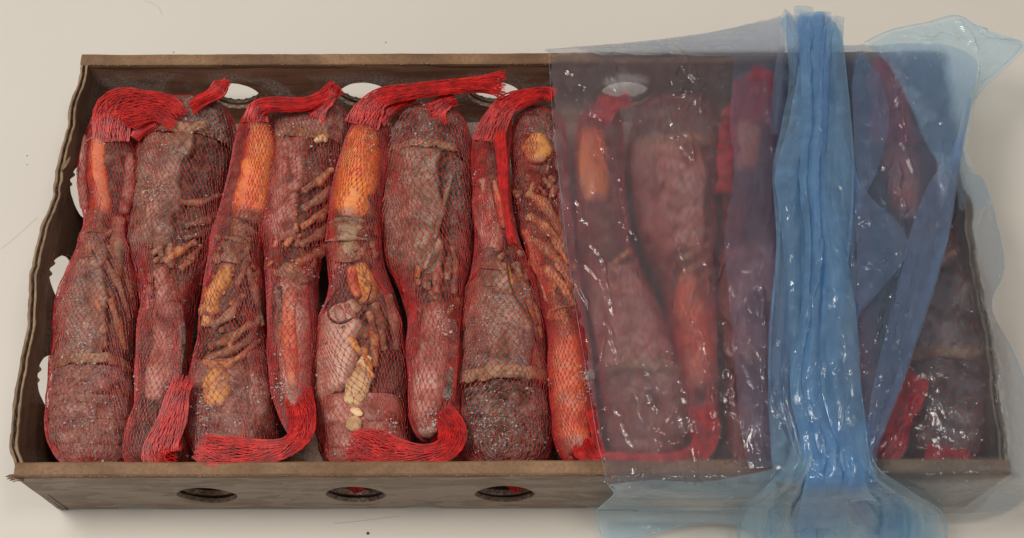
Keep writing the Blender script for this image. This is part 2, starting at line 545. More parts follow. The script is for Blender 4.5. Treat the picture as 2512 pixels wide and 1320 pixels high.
def long_wall(ysign, mat, name, label):
    hz, hh = (0.034, 0.038) if ysign < 0 else (0.040, 0.032)
    hx = [-.201 + .0945 * k for k in range(5)]
    sh = 0.007 if ysign < 0 else 0.0
    holes = [eye(x + sh, hz, 0.0385, hh) for x in hx]
    out = []
    xs = np.linspace(-BW / 2 + (0.0 if ysign < 0 else 0.0), BW / 2, 60)
    notch = [(-.248, .024), (-.058, .024), (.061, .024), (.2, .024)] if ysign < 0 else []
    zt = BH - 0.0035
    for x in xs[::-1]:
        out.append((x, zt))
    bx = set(xs.tolist())
    lower = []
    for x in xs:
        z = 0.0012
        lower.append((x, z + random.uniform(0, .0004)))
    for c, w in notch:
        lower = [p for p in lower if abs(p[0] - c) > w / 2 + .003]
        lower += [(c - w / 2 - .001, .0014), (c - w / 2, .0055), (c - w / 2 + .004, .0085), (c, .0095), (c + w / 2 - .005, .0085), (c + w / 2, .0016)]
    lower.sort()
    V, Fc = panel(out + lower, holes, 0.0030)
    res = []
    # outer and inner panels, air and fluting between
    for nm, off in (('outer_panel', 0.0), ('inner_panel', TH - 0.0032)):
        V2 = V.copy()
        nn = fbm(np.stack([V[:, 0] * 1, V[:, 2] * 0, V[:, 2] * 2], -1), 14, 5 + off * 100)
        X = V2[:, 0]; Z = V2[:, 2]
        y = ysign * (BL / 2 - 0.0016 - off + V2[:, 1] + nn * 0.0007)
        # slight inward lean of the foot of the wall, as the box tapers
        y = y - ysign * (1 - Z / BH) * 0.0015
        X = X * (1 - 0.010 * (1 - Z / BH))
        W3 = np.stack([X, y, Z], -1)
        res.append((nm, W3, Fc))
    wall = mesh(name, res[0][1], res[0][2], mat, box, smooth=False)
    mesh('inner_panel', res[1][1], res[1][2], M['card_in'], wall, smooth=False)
    for x in hx:
        q = np.linspace(-0.93, 0.93, 120)
        an = np.arcsin(np.clip(q, -1, 1))
        X = x + sh + 0.0375 / 2 * q
        lip = hz - hh / 2 * np.cos(an) ** 1.25 + 0.0004
        for off, amp in ((0.0016, 0.0013), (TH - 0.0016, 0.0013)):
            yy = ysign * (BL / 2 - off - (1 - lip / BH) * 0.0015 + amp * np.sin(X * 2 * np.pi / 0.0058)) 
            pp = np.stack([X * (1 - 0.010 * (1 - lip / BH)), yy, lip], -1)
            loft_obj('fluting', pp, np.full(120, .00028), np.full(120, .0003), M['card_edge'], wall, ns=5)
    return wall


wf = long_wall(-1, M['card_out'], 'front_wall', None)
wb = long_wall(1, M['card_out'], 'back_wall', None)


# folded rims on the long walls: rounded double board, a bright scuffed crease on its outer edge
for ys, wl in ((-1, wf), (1, wb)):
    n = 220
    xs = np.linspace(-BW / 2, BW / 2, n)
    p = np.stack([xs, np.full(n, ys * (BL / 2 - TH / 2 + 0.0001)), np.full(n, BH - 0.0030)], -1)
    nz = fbm(p, 30, 2)
    p[:, 1] += nz * 0.0003
    p[:, 2] += fbm(p, 16, 9) * 0.0003
    w = np.full(n, TH / 2 + 0.0004) * (1 + 0.03 * nz)
    h = np.full(n, 0.0032)
    rim = loft_obj('folded_rim', p, w, h, M['card_rim'], wl, ns=12, power=0.45, noise=0.02, nscale=300, smooth=False)
    # paper fibres lifting along the crease
    vs, fs = [], []
    yo = ys * (BL / 2) if ys < 0 else (BL / 2 - TH)
    for k in range(420):
        x = random.uniform(-BW / 2, BW / 2)
        if vnoise(np.array([x, 0.3, 0.1 * ys]), 40) < -0.1 and random.random() < .8: continue
        l = random.uniform(.6, 2.6) * MM; hh = random.uniform(.15, .6) * MM
        y0 = (-BL / 2 if ys < 0 else BL / 2 - TH) + random.gauss(0, .25) * MM - 0.0002
        z0 = BH + random.uniform(-.9, .2) * MM
        i = len(vs)
        vs += [(x, y0, z0), (x + l, y0 + random.uniform(-.3, .3) * MM, z0), (x + l * .6, y0 - hh, z0 + hh * .6), (x + l * .4, y0 + hh * .4, z0 + hh)]
        fs += [[i, i + 1, i + 2], [i, i + 3, i + 1], [i, i + 2, i + 3]]
    mesh('paper_fibres', vs, fs, M['card_edge'], wl, False, kind='stuff')


def side_wall(sx, bulge):
    """single board with a torn wavy top showing the fluting"""
    n = 90
    ys = np.linspace(-BL / 2 + 0.001, BL / 2 - 0.001, n)
    top = BH - 0.001 + 0.0012 * fbm(np.stack([ys * 0, ys, ys * 0], -1), 45, 3 + sx) - 0.0025 * np.exp(-((ys - 0.05) / 0.012) ** 2)
    out = [(y, z) for y, z in zip(ys[::-1], top[::-1])] + [(y, 0.0012) for y in ys]
    holes = [eye(c, 0.046, 0.037, 0.042) for c in (-0.080, -0.008, 0.061)]
    V, Fc = panel(out, holes, 0.0009, 0.008)
    def place(V, off):
        Y = V[:, 0]; Z = V[:, 2]
        t = (Y + BL / 2) / BL
        bu = np.interp(t, [0, .06, .2, .45, .65, .85, 1.0], [0, .5, .75, 1.0, .75, .35, 0.0]) * bulge
        wob = 0.0022 * fbm(np.stack([Y * 0 + off * 0, Y, Z * .3], -1), 42, 11 + sx) + 0.0003 * np.sin(Y * 210 + 2 * sx)
        X = BW / 2 - 0.002 + (bu + wob) * (Z / BH) ** 1.6 - (1 - Z / BH) * 0.004 - off + V[:, 1]
        return np.stack([sx * X, Y, Z], -1)
    w = mesh('side_wall', place(V, 0.0), Fc, M['card_out'], box, False)
    mesh('inner_liner', place(V, 0.0034), Fc, M['card_side'], w, False)
    # fluting between the liners
    m = 700
    yy = np.linspace(-BL / 2 + 0.002, BL / 2 - 0.002, m)
    tt = np.interp(yy, ys, top) - 0.0004
    wv = 0.0013 * np.sin(yy * 2 * np.pi / 0.0075)
    rows = []
    for k, z in enumerate((0.0, 0.5, 1.0)):
        zz = 0.062 + (tt - 0.062) * z
        rows.append(place(np.stack([yy, wv, zz], -1), 0.0017))
    mesh('fluting', np.array(rows), grid_faces(3, m), M['card_edge'], w, False)
    # torn liner rims
    for off in (0.0, 0.0034):
        q = place(np.stack([ys, ys * 0, top], -1), off)
        loft_obj('torn_liner_edge', q, 0.0007 + 0.0007 * np.abs(fbm(q, 200, 4)), np.full(n, .0004), M['card_edge'], w, ns=5)
    return w


side_wall(-1, 0.011)
side_wall(1, 0.004)
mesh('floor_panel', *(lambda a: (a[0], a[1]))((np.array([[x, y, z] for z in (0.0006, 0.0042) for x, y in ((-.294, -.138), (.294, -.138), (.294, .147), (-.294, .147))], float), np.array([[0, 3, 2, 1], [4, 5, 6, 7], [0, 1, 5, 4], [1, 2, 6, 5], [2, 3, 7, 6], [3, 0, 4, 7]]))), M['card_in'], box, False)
# torn paper at the front left corner
for k in range(5):
    a = P(35 + 6 * k, 1168 + 2 * k, 0.074)
    d = np.array([-.004 - .002 * random.random(), -.003 * random.random(), .003 * random.random() - .001])
    q = np.array([a, a + d * .5 + [0, 0, .001], a + d])
    loft_obj('torn_paper', q, np.array([.0012, .001, .0002]), np.array([.0003, .0003, .0001]), M['card_edge'], box, ns=6)
qq = P([150, 158, 166, 172], [420, 408, 396, 385], [.079, .0805, .080, .078])
loft_obj('torn_paper', qq, np.array([.0006, .0016, .0014, .0004]), np.full(4, .0003), M['card_edge'], box, ns=6)


# ------------------------------------------------------------------ net weaving
def tubes(A, B, r0, rm, n3=3):
    """batch of thin strands from A to B, fat at the ends (knots), thin between"""
    A = np.asarray(A); B = np.asarray(B)
    d = B - A
    L = np.linalg.norm(d, axis=1)[:, None] + 1e-9
    t = d / L
    up = np.tile(np.array([[0.0, 0.0, 1.0]]), (len(A), 1))
    s = np.cross(t, up); sl = np.linalg.norm(s, axis=1)[:, None]
    s = np.where(sl < 1e-3, np.array([[1.0, 0, 0]]), s / (sl + 1e-9))
    u = np.cross(s, t)
    V = []
    ts = (0.0, 0.5, 1.0)
    for q in ts:
        c = A + d * q
        r = rm if q == 0.5 else r0
        r = np.asarray(r).reshape(-1, 1) if np.ndim(r) else r
        for k in range(3):
            a = 2 * np.pi * k / 3 + 0.5
            V.append(c + r * (np.cos(a) * s + 0.7 * np.sin(a) * u))
    V = np.stack(V, 1)            # n,9,3
    base = np.arange(len(A))[:, None, None] * 9
    f = []
    for ring in range(2):
        for k in range(3):
            f.append([ring * 3 + k, ring * 3 + (k + 1) % 3, ring * 3 + 3 + (k + 1) % 3, ring * 3 + 3 + k])
    f = np.array(f)[None]
    Fc = (base + f).reshape(-1, 4)
    return V.reshape(-1, 3), Fc


def weave(surf, cols, rows, r_knot=0.00034, r_mid=0.00017, wrap=True, jit=0.18, seed=0, drop=0.0):
    """diamond net over surf(u in 0..1, v in 0..1)->xyz arrays"""
    rg = np.random.default_rng(seed)
    i = np.arange(cols)[None, :]; j = np.arange(rows + 1)[:, None]
    u = (i + 0.5 * (j % 2)) / cols + rg.normal(0, jit / cols * .5, (rows + 1, cols))
    v = (j + rg.normal(0, jit * .5, (rows + 1, cols))) / rows
    v = np.clip(v, 0, 1)
    K = surf(u % 1.0 if wrap else np.clip(u, 0, 1), v)
    A, B = [], []
    for jj in range(rows):
        if jj % 2 == 0: l, r = -1, 0
        else: l, r = 0, 1
        for sft in (l, r):
            idx = np.arange(cols) + sft
            ok = np.ones(cols, bool) if wrap else (idx >= 0) & (idx < cols)
            a = K[jj][ok]; b = K[jj + 1][(idx % cols)[ok]]
            A.append(a); B.append(b)
    A = np.concatenate(A); B = np.concatenate(B)
    L = np.linalg.norm(A - B, axis=1)
    ok = L < 0.02
    if drop: ok &= rg.random(len(A)) > drop
    return tubes(A[ok], B[ok], r_knot, r_mid)


def catmull(pts, n):
    pts = np.asarray(pts, float)
    t = np.linspace(0, len(pts) - 1, n)
    i = np.clip(np.floor(t).astype(int), 0, len(pts) - 2)
    f = (t - i)[:, None]
    g = lambda k: pts[np.clip(k, 0, len(pts) - 1)]
    p0, p1, p2, p3 = g(i - 1), g(i), g(i + 1), g(i + 2)
    return 0.5 * (2 * p1 + (p2 - p0) * f + (2 * p0 - 5 * p1 + 4 * p2 - p3) * f ** 2 + (3 * p1 - p0 - 3 * p2 + p3) * f ** 3)


def net_tail(pts, parent, seed=0, thick=0.0024, layers=3, cols=34, fray=True, name='net_end'):
    """loose gathered end of a net sleeve: pts = (px, py, z, full width px)"""
    c = catmull(pts, 60)
    ctr = P(c[:, 0], c[:, 1], c[:, 2])
    wid = c[:, 3] * PXM / 2
    tan = np.gradient(ctr, axis=0); seg = np.linalg.norm(tan, axis=1); tan /= seg[:, None] + 1e-9
    length = seg.sum()
    side = np.cross(tan, [0, 0, 1.0]); side /= np.linalg.norm(side, axis=1)[:, None] + 1e-9
    up = np.cross(side, tan)
    VV, FF, off = [], [], 0
    for L in range(layers):
        k = 1 - 0.22 * L
        def surf(u, v, k=k, L=L):
            a = 2 * np.pi * u
            x = v * 59
            i0 = np.clip(np.floor(x).astype(int), 0, 58); f = (x - i0)[..., None]
            cc = ctr[i0] * (1 - f) + ctr[i0 + 1] * f
            ss = side[i0]; uu = up[i0]
            ww = (wid[i0] * (1 - f[..., 0]) + wid[i0 + 1] * f[..., 0]) * (1 + 0.10 * np.sin(v * 11 + seed) + 0.25 * np.clip((v - .85) / .15, 0, 1))
            th = np.minimum(thick, ww)
            ple = 1 + 0.5 * np.sin(a * 4 + L * 2 + seed + v * 4)
            w = ww * k * (1 + 0.08 * np.sin(v * 14 + seed * 2 + a))
            p = cc + (w * np.cos(a))[..., None] * ss + (th * k * np.sin(a) * ple)[..., None] * uu
            if fray:
                e = np.clip((v - 0.93) / 0.07, 0, 1)
                p = p + (e * 0.003 * np.sin(u * 77 + seed))[..., None] * np.stack([tan[i0][..., 0], tan[i0][..., 1], 0 * e], -1)
            return p
        rows = max(10, int(length / 0.0042))
        V, Fc = weave(surf, cols, rows, 0.00030, 0.00017, True, 0.4, seed * 5 + L)
        VV.append(V); FF.append(Fc + off); off += len(V)
    return mesh(name, np.vstack(VV), np.vstack(FF), M['net'], parent, False, kind='stuff')


# ------------------------------------------------------------------ lobsters
CRUST = {1: [(200, 850, 50, 160), (220, 1000, 60, 120)], 2: [(400, 300, 60, 260), (370, 470, 34, 120)], 3: [(500, 1000, 36, 160), (640, 950, 20, 60)], 4: [(740, 280, 60, 120), (690, 960, 20, 60)], 5: [(900, 360, 24, 60), (960, 1060, 24, 60)], 6: [(1050, 1035, 26, 160), (1030, 330, 50, 120)], 7: [(1200, 1040, 60, 260), (1180, 760, 40, 80)], 8: [(1444, 920, 16, 140), (1300, 300, 34, 80)]}


class Lobster:
    def __init__(s, rows, label, ztop=0.0735, seed=0, zt=None):
        s.seed = seed
        r = np.array(rows, float)
        n = 160
        ys = np.linspace(r[0, 0], r[-1, 0], n)
        xl = smooth1(np.interp(ys, r[:, 0], r[:, 1]), 12)
        xr = smooth1(np.interp(ys, r[:, 0], r[:, 2]), 12)
        s.ys = ys
        a = (xr - xl) * PXM / 2
        t = np.linspace(0, 1, n)
        top = np.full(n, ztop) if zt is None else np.interp(ys, [q[0] for q in zt], [q[1] for q in zt])
        b = np.clip(a * 1.12, 0.012, 0.033)
        zc = top - b
        ctr = P((xl + xr) / 2, ys, zc)
        L = P(xl, ys, zc); R = P(xr, ys, zc)
        s.a = (R[:, 0] - L[:, 0]) / 2 * 1.075
        s.cap = np.sqrt(np.clip(1 - np.clip(1 - t / 0.05, 0, 1) ** 2, 0.02, 1)) * np.sqrt(np.clip(1 - np.clip(1 - (1 - t) / 0.05, 0, 1) ** 2, 0.02, 1))
        s.cx, s.cy, s.zc, s.b = ctr[:, 0], ctr[:, 1], zc, b
        s.root = empty('frozen_lobster', (float(ctr[:, 0].mean()), float(ctr[:, 1].mean()), 0.004), label, 'lobster', 'frozen lobsters in red nets')
        s.solid = []
        s.crust = CRUST.get(seed, [])

    def ty(s, py):
        return (np.asarray(py, float) - s.ys[0]) / (s.ys[-1] - s.ys[0])

    def env(s, t, th, k=1.0):
        x = np.clip(t, 0, 1) * (len(s.ys) - 1)
        i = np.clip(np.floor(x).astype(int), 0, len(s.ys) - 2); f = x - i
        g = lambda A: A[i] * (1 - f) + A[i + 1] * f
        c = g(s.cap)
        a = g(s.a) * c; b = g(s.b) * (0.3 + 0.7 * c)
        ct, st = np.cos(th), np.sin(th)
        k = k * (1 + 0.055 * fbm(np.stack([t * 9 + 0 * th, ct * 1.6 + 0 * t, st * 1.6 + s.seed * 5 + 0 * t], -1), 1.0, s.seed, 3) * (np.abs(np.asarray(k)) > 0.01))
        e = 0.85
        return np.stack([g(s.cx) + k * a * np.sign(ct) * np.abs(ct) ** e, g(s.cy) + 0 * th, g(s.zc) + k * b * np.sign(st) * np.abs(st) ** e], -1)

    def on(s, px, py, k=0.95, sink=0.0):
        """point on the body surface seen at (px,py)"""
        px = np.asarray(px, float); py = np.asarray(py, float)
        z = np.full(px.shape, 0.07)
        for _ in range(8):
            w = P(px, py, z)
            i = np.interp(-w[..., 1], -s.cy, np.arange(len(s.cy)))
            g = lambda A: np.interp(i, np.arange(len(A)), A)
            t = np.clip((w[..., 0] - g(s.cx)) / (g(s.a) * k + 1e-6), -0.97, 0.97)
            nz = g(s.zc) + k * g(s.b) * (1 - np.abs(t) ** (1 / .425 )) ** .425 * 1.0
            z = 0.5 * z + 0.5 * nz
        w = P(px, py, z)
        w[..., 2] -= sink
        return w

    def add(s, o):
        s.solid.append(o); return o

    def core(s, k=0.81, amp=0.07, mat='core'):
        nt, nh = 150, 56
        t = np.linspace(0, 1, nt)[:, None] + np.zeros((1, nh)); th = np.linspace(0, 2 * np.pi, nh, endpoint=False)[None] + np.zeros((nt, 1))
        V = s.env(t, th, 1.0)
        nz = fbm(V, 120, s.seed, 4)
        V = s.env(t, th, k + amp * nz + 0.03 * fbm(V, 45, s.seed + 3, 2))
        return s.add(mesh('body', V, grid_faces(nt, nh, True), M[mat], s.root))

    def shell(s, name, y0, y1, th0=-20, th1=200, k=0.955, mat='grey', amp=0.012, groove=False, dome=False, skew=0.0, label=None, lo=0.75):
        nt, nh = max(10, int(abs(y1 - y0) / 5)), 64
        v = np.linspace(0, 1, nt)[:, None] + np.zeros((1, nh)); h = np.linspace(0, 1, nh)[None] + np.zeros((nt, 1))
        j0 = 9 * fbm(np.stack([v * 3, h * 0, h * 0 + s.seed], -1), 2.0, 1, 2); j1 = 9 * fbm(np.stack([v * 3, h * 0, h * 0 + s.seed + 5], -1), 2.0, 2, 2)
        th = np.radians(th0 + j0 + (th1 + j1 - th0 - j0) * h)
        py = y0 + (y1 - y0) * v + skew * np.cos(th) * abs(y1 - y0) + 9 * fbm(np.stack([h * 4, v * 0, v * 0 + s.seed], -1), 1.6, 3, 3) * np.abs(v - .5) * 2
        t = s.ty(py)
        V = s.env(np.clip(t, 0, 1), th, 1.0)
        nz = fbm(V, 90, s.seed + 5, 3) + 1.3 * fbm(V, 38, s.seed + 7, 2)
        ed = np.clip(np.minimum(h, 1 - h) / 0.09, 0, 1); ed = ed * ed * (3 - 2 * ed)
        ev = np.clip(np.minimum(v, 1 - v) / 0.06, 0, 1) ** 0.5
        kk = lo + (k - lo) * np.minimum(ed, 1) * (0.35 + 0.65 * ev) + amp * nz
        if groove:
            v0 = 0.42 + 0.16 * np.abs(h - 0.5) * 2
            kk -= 0.05 * np.exp(-((v - v0) / 0.025) ** 2)
            kk -= 0.018 * np.exp(-((h - 0.52) / 0.015) ** 2)
        V = s.env(np.clip(t, 0, 1), th, kk)
        return s.add(mesh(name, V, grid_faces(nt, nh), M[mat], s.root, label=label))

    def tail(s, y0, y1, n=5, mat='dark', th0=-30, th1=210, k=0.96, skew=0.0):
        """overlapping arched rings from y0 (next to the carapace) to y1 (tip)"""
        for q in range(n):
            a = y0 + (y1 - y0) * q / n; b = y0 + (y1 - y0) * (q + 1.25) / n
            nt, nh = 14, 56
            v = np.linspace(0, 1, nt)[:, None] + np.zeros((1, nh)); h = np.linspace(0, 1, nh)[None] + np.zeros((nt, 1))
            th = np.radians(th0 + (th1 - th0) * h)
            bow = (1 - np.sin(np.clip(th, 0, np.pi))) * 0.6 * (b - a)
            py = a + (b - a) * v - 0.4 * bow + skew * np.cos(th) * (b - a)
            t = np.clip(s.ty(py), 0.004, 0.996)
            V = s.env(t, th, 1.0)
            kk = k - 0.085 + 0.085 * v ** 0.7 - 0.06 * np.clip((v - 0.92) / 0.08, 0, 1) + 0.02 * fbm(V, 130, s.seed + q, 3) + 0.02 * fbm(V, 45, s.seed + 2, 2)
            V = s.env(t, th, kk)
            s.add(mesh('tail_segment', V, grid_faces(nt, nh), M[mat], s.root))

    def rim(s, y, th0=5, th1=175, k=0.975, w=10, skew=0.0, bow=0.0, mat='buff'):
        w = w * 1.0 + 5
        return s.shell('carapace_rim', y - w / 2, y + w / 2, th0, th1, k, mat, 0.006, skew=skew, lo=0.90)

    def limb(s, name, pts, mat='brown', k=0.93, joints=True, flat=0.85, ns=12, noise=0.2, label=None, parent=None, sinkf=0.7):
        """pts=(px,py,width px)"""
        n = max(12, len(pts) * 9)
        c = catmull(pts, n)
        w = c[:, 2] * PXM / 2
        e = np.linspace(0, 1, n)
        capf = np.sqrt(np.clip(1 - (np.clip(1 - e / 0.07, 0, 1)) ** 2, 0.05, 1) * np.clip(1 - (np.clip(1 - (1 - e) / 0.07, 0, 1)) ** 2, 0.05, 1))
        if joints:
            m = len(pts) - 1
            w = w * (1 + 0.2 * np.cos(2 * np.pi * e * m) + 0.1 * vnoise(np.stack([e * 9, e * 0 + pts[0][0], e * 0], -1), 1.0))
        p = s.on(c[:, 0], c[:, 1], k)
        p[:, 2] -= w * flat * sinkf
        o = s.add(loft_obj(name, p, w * capf, w * flat * capf, M[mat], parent or s.root, ns=ns, noise=noise, nscale=260, seed=s.seed, label=label))
        if mat in ('orange', 'redorange', 'yellow'):
            fade = np.clip(np.minimum(e / 0.22, (1 - e) / 0.22), 0, 1)
            at = o.data.attributes.new('fade', 'FLOAT', 'POINT')
            at.data.foreach_set('value', np.concatenate([np.repeat(fade, ns), [0, 0]]).astype(np.float32))
        return o

    def claw(s, pts, mat='orange', finger=None, fmat=None, k=0.97, flat=0.75, label=None):
        c = s.limb('claw', pts, mat, k, False, flat, 28, 0.05, label, sinkf=0.95)
        if finger:
            s.limb('finger', finger, fmat or mat, k + 0.01, False, 0.7, 18, 0.06, parent=c, sinkf=0.6)
        return c

    def antenna(s, pts, k=0.97, w=6):
        c = catmull([(a, b, w) for a, b in pts], 50)
        p = s.on(c[:, 0], c[:, 1], k)
        r = np.linspace(1, .6, 50) * w * PXM / 2
        return s.add(loft_obj('antenna', p, r, r, M['antenna'], s.root, ns=7))

    def bits(s, n, y0, y1, mat='brown', wmin=6, wmax=20, name='shell_fragment', seed=0):
        """knobbly joints and mouthparts: one small irregular lump each"""
        rg = random.Random(s.seed * 31 + seed)
        for q in range(n):
            py = rg.uniform(y0, y1)
            i = np.interp(s.ty(py), np.linspace(0, 1, len(s.ys)), np.arange(len(s.ys)))
            a = np.interp(i, np.arange(len(s.a)), s.a) / PXM
            cxp = project(np.array([np.interp(i, np.arange(len(s.cx)), s.cx), np.interp(i, np.arange(len(s.cy)), s.cy), 0.06]))[0]
            px = cxp + rg.uniform(-.7, .7) * a
            w = rg.uniform(wmin, wmax); ang = rg.uniform(-.9, .9) + math.pi / 2; l = w * rg.uniform(.8, 1.8)
            s.limb(name, [(px - l / 2 * math.cos(ang), py - l / 2 * math.sin(ang), w * .8), (px, py, w), (px + l / 2 * math.cos(ang), py + l / 2 * math.sin(ang), w * .7)], mat, 0.92, False, 0.8, 10, 0.25)

    def finish(s, cols=66, rowpx=11.0, tail_pts=(), frost=260, v0=0.0, v1=1.0, loose=0.25, ice_seed=0, knot=0.00024, mid=0.00008):
        # shrink the sleeve on to everything inside it
        vs, fs, off = [], [], 0
        for o in s.solid:
            me = o.data
            n = len(me.vertices)
            co = np.empty(n * 3); me.vertices.foreach_get('co', co)
            co = co.reshape(-1, 3) + world_loc(o.parent)
            vs.append(co)
            fs += [[i + off for i in p.vertices] for p in me.polygons]
            off += n
        bvh = BVHTree.FromPolygons(np.vstack(vs).tolist(), fs)
        s.bvh = bvh
        NT_, NH = 90, 72
        R = np.ones((NT_, NH))
        for a in range(NT_):
            t = np.full(NH, v0 + (v1 - v0) * a / (NT_ - 1)); th = np.arange(NH) / NH * 2 * np.pi
            O = s.env(t, th, 1.25); C = s.env(t, th, 0.0)
            for b in range(NH):
                if 230 < b * 5 < 310:
                    R[a, b] = 0.95; continue
                o_, c_ = Vector(O[b]), Vector(C[b])
                d = c_ - o_; L = d.length
                if L < 1e-6: continue
                hit = bvh.ray_cast(o_, d.normalized(), L)
                R[a, b] = 1.25 * (1 - hit[3] / L) if hit[0] is not None else 0.7
        R = np.clip(R, 0.72, 1.15)
        r0 = R + 0.02
        r = r0.copy()
        for _ in range(14):
            q = np.pad(r, ((1, 1), (0, 0)), 'edge')
            sm = (q[:-2] + q[2:] + np.roll(r, 1, 1) + np.roll(r, -1, 1)) / 4
            r = np.maximum(r0, sm)
        # a slack net hangs a little outside at the flanks
        th = np.arange(NH) / NH * 2 * np.pi
        flank = np.abs(np.cos(th)) ** 3
        r = r + flank[None] * 0.03 + 0.004
        Rg = r

        def surf(u, v):
            x = v * (NT_ - 1); y = u * NH
            i = np.clip(np.floor(x).astype(int), 0, NT_ - 2); f = x - i
            j = np.floor(y).astype(int) % NH; g_ = y - np.floor(y)
            k = (Rg[i, j] * (1 - g_) + Rg[i, (j + 1) % NH] * g_) * (1 - f) + (Rg[i + 1, j] * (1 - g_) + Rg[i + 1, (j + 1) % NH] * g_) * f
            wob = (1.2 * np.sin(v * 7 + s.seed) + 1.0 * np.sin(v * 17 + u * 14 + s.seed) + 0.8 * np.sin(v * 5 - u * 25)) / 66
            return s.env(v0 + (v1 - v0) * v, 2 * np.pi * (u + wob), k)
        rows = int((s.ys[-1] - s.ys[0]) * (v1 - v0) / rowpx)
        V, Fc = weave(surf, cols, rows, knot, mid, True, 0.3, s.seed)
        # the side lying on the box floor is never seen
        zc = V[Fc[:, 0], 2]
        Fc = Fc[zc > 0.016]
        used = np.unique(Fc); mp = np.zeros(len(V), int); mp[used] = np.arange(len(used))
        net = mesh('net_sleeve', V[used], mp[Fc], M['sleeve'], s.root, False, kind='stuff')
        for q, tp in enumerate(tail_pts):
            opts = {}
            if isinstance(tp, dict): opts = {k: v for k, v in tp.items() if k != 'pts'}; tp = tp['pts']
            net_tail(tp, net, s.seed * 3 + q, **opts)
        # thicker crusts of ice
        for (ix, iy, sp, n_) in s.crust:
            rq = np.random.default_rng(int(ix))
            iyy = iy + rq.normal(0, sp * .8, n_)
            iyy = iyy[(iyy > s.ys[0] + 45) & (iyy < s.ys[-1] - 30)]
            bp_ = s.on(ix + rq.normal(0, sp * .5, len(iyy)), iyy, 1.0)
            ice(bp_, rq, s.root, 0.00016, 0.0008, 'ice_crust')
        # ice crystals on shell and net
        rg = np.random.default_rng(s.seed + 100)
        t = rg.random(frost * 6) * 0.97 + 0.015; th = rg.normal(np.pi / 2, 0.75, frost * 6)
        frost = int(frost * 0.4)
        base = surf(th / 2 / np.pi % 1.0, np.clip(t, 0, 1))
        cl = fbm(base, 70, s.seed + 9, 3)
        ok = np.argsort(-(cl + rg.random(len(cl)) * 0.9))[:frost]
        base = base[ok]
        ice(base, rg, s.root)
        return net


def project(p):
    d = np.asarray(p) - np.array(cam.location)
    z = d @ np.array(_fw)
    return 1256 + F_PX * (d @ np.array(R2)) / z, 660 - F_PX * (d @ np.array(U2)) / z


def ice(base, rg, parent, smin=0.00016, smax=0.0008, name='ice_crystals'):
    n = len(base)
    dirs = rg.normal(size=(n, 6, 3)) * 0.25 + np.array([[1, 0, 0], [-1, 0, 0], [0, 1, 0], [0, -1, 0], [0, 0, 1], [0, 0, -1]])[None]
    sz = smin + (smax - smin) * rg.random((n, 1, 1)) ** 2.5
    asp = 0.6 + rg.random((n, 1, 3)) * 0.9
    V = base[:, None, :] + dirs * sz * asp
    f = np.array([[0, 2, 4], [2, 1, 4], [1, 3, 4], [3, 0, 4], [2, 0, 5], [1, 2, 5], [3, 1, 5], [0, 3, 5]])
    Fc = (np.arange(n)[:, None, None] * 6 + f[None]).reshape(-1, 3)
    return mesh(name, V, Fc, M['ice'], parent, False, kind='stuff')




# 1: back at the bottom, claws stretched to the top left corner
L = Lobster([(262, 232, 320), (300, 222, 342), (350, 212, 346), (420, 204, 338), (500, 202, 326), (570, 206, 312), (630, 192, 320), (700, 164, 334), (800, 140, 342), (900, 134, 336), (1000, 128, 332), (1080, 126, 326), (1165, 160, 300)],
            'frozen lobster against the left wall, its net bunched into the back corner', seed=1)
L.core()
L.tail(930, 1160, 4, 'tailpink')
L.shell('carapace', 620, 935, 62, 205, 0.965, 'grey', groove=True)
L.shell('carapace_flank', 650, 900, -30, 60, 0.90, 'core')
L.rim(918, 10, 172, 0.975, 20, bow=-8)
L.claw([(240, 310, 36), (236, 400, 58), (243, 480, 62), (246, 530, 44)], 'redorange', [(208, 330, 12), (200, 430, 26), (206, 510, 24)], 'pinkgrey')
L.claw([(318, 370, 20), (312, 450, 34), (300, 520, 30)], 'pinkgrey')
L.limb('claw_arm', [(235, 520, 60), (228, 570, 66), (222, 630, 60)], 'brown')
L.limb('claw_arm', [(290, 530, 34), (285, 600, 40), (292, 680, 30)], 'brown')
for p in ([(238, 726, 20), (246, 800, 22), (256, 850, 18)], [(268, 730, 18), (290, 800, 20), (306, 858, 16)], [(240, 610, 16), (290, 700, 18), (318, 790, 14)], [(262, 600, 14), (300, 660, 16), (326, 730, 14)]):
    L.limb('leg', p, 'orangeleg' if p[0][1] > 720 else 'brown')
L.antenna([(210, 585), (250, 660), (300, 760), (316, 870)])
L.bits(9, 540, 680, 'brown', 8, 18)
L.finish(cols=64, rowpx=11, tail_pts=[[(272, 350, .070, 100), (272, 296, .0745, 124), (296, 268, .076, 124), (345, 262, .077, 120), (395, 266, .077, 100), (436, 290, .074, 60)], [(330, 340, .070, 30), (370, 290, .073, 60), (420, 252, .075, 40)]], frost=480)

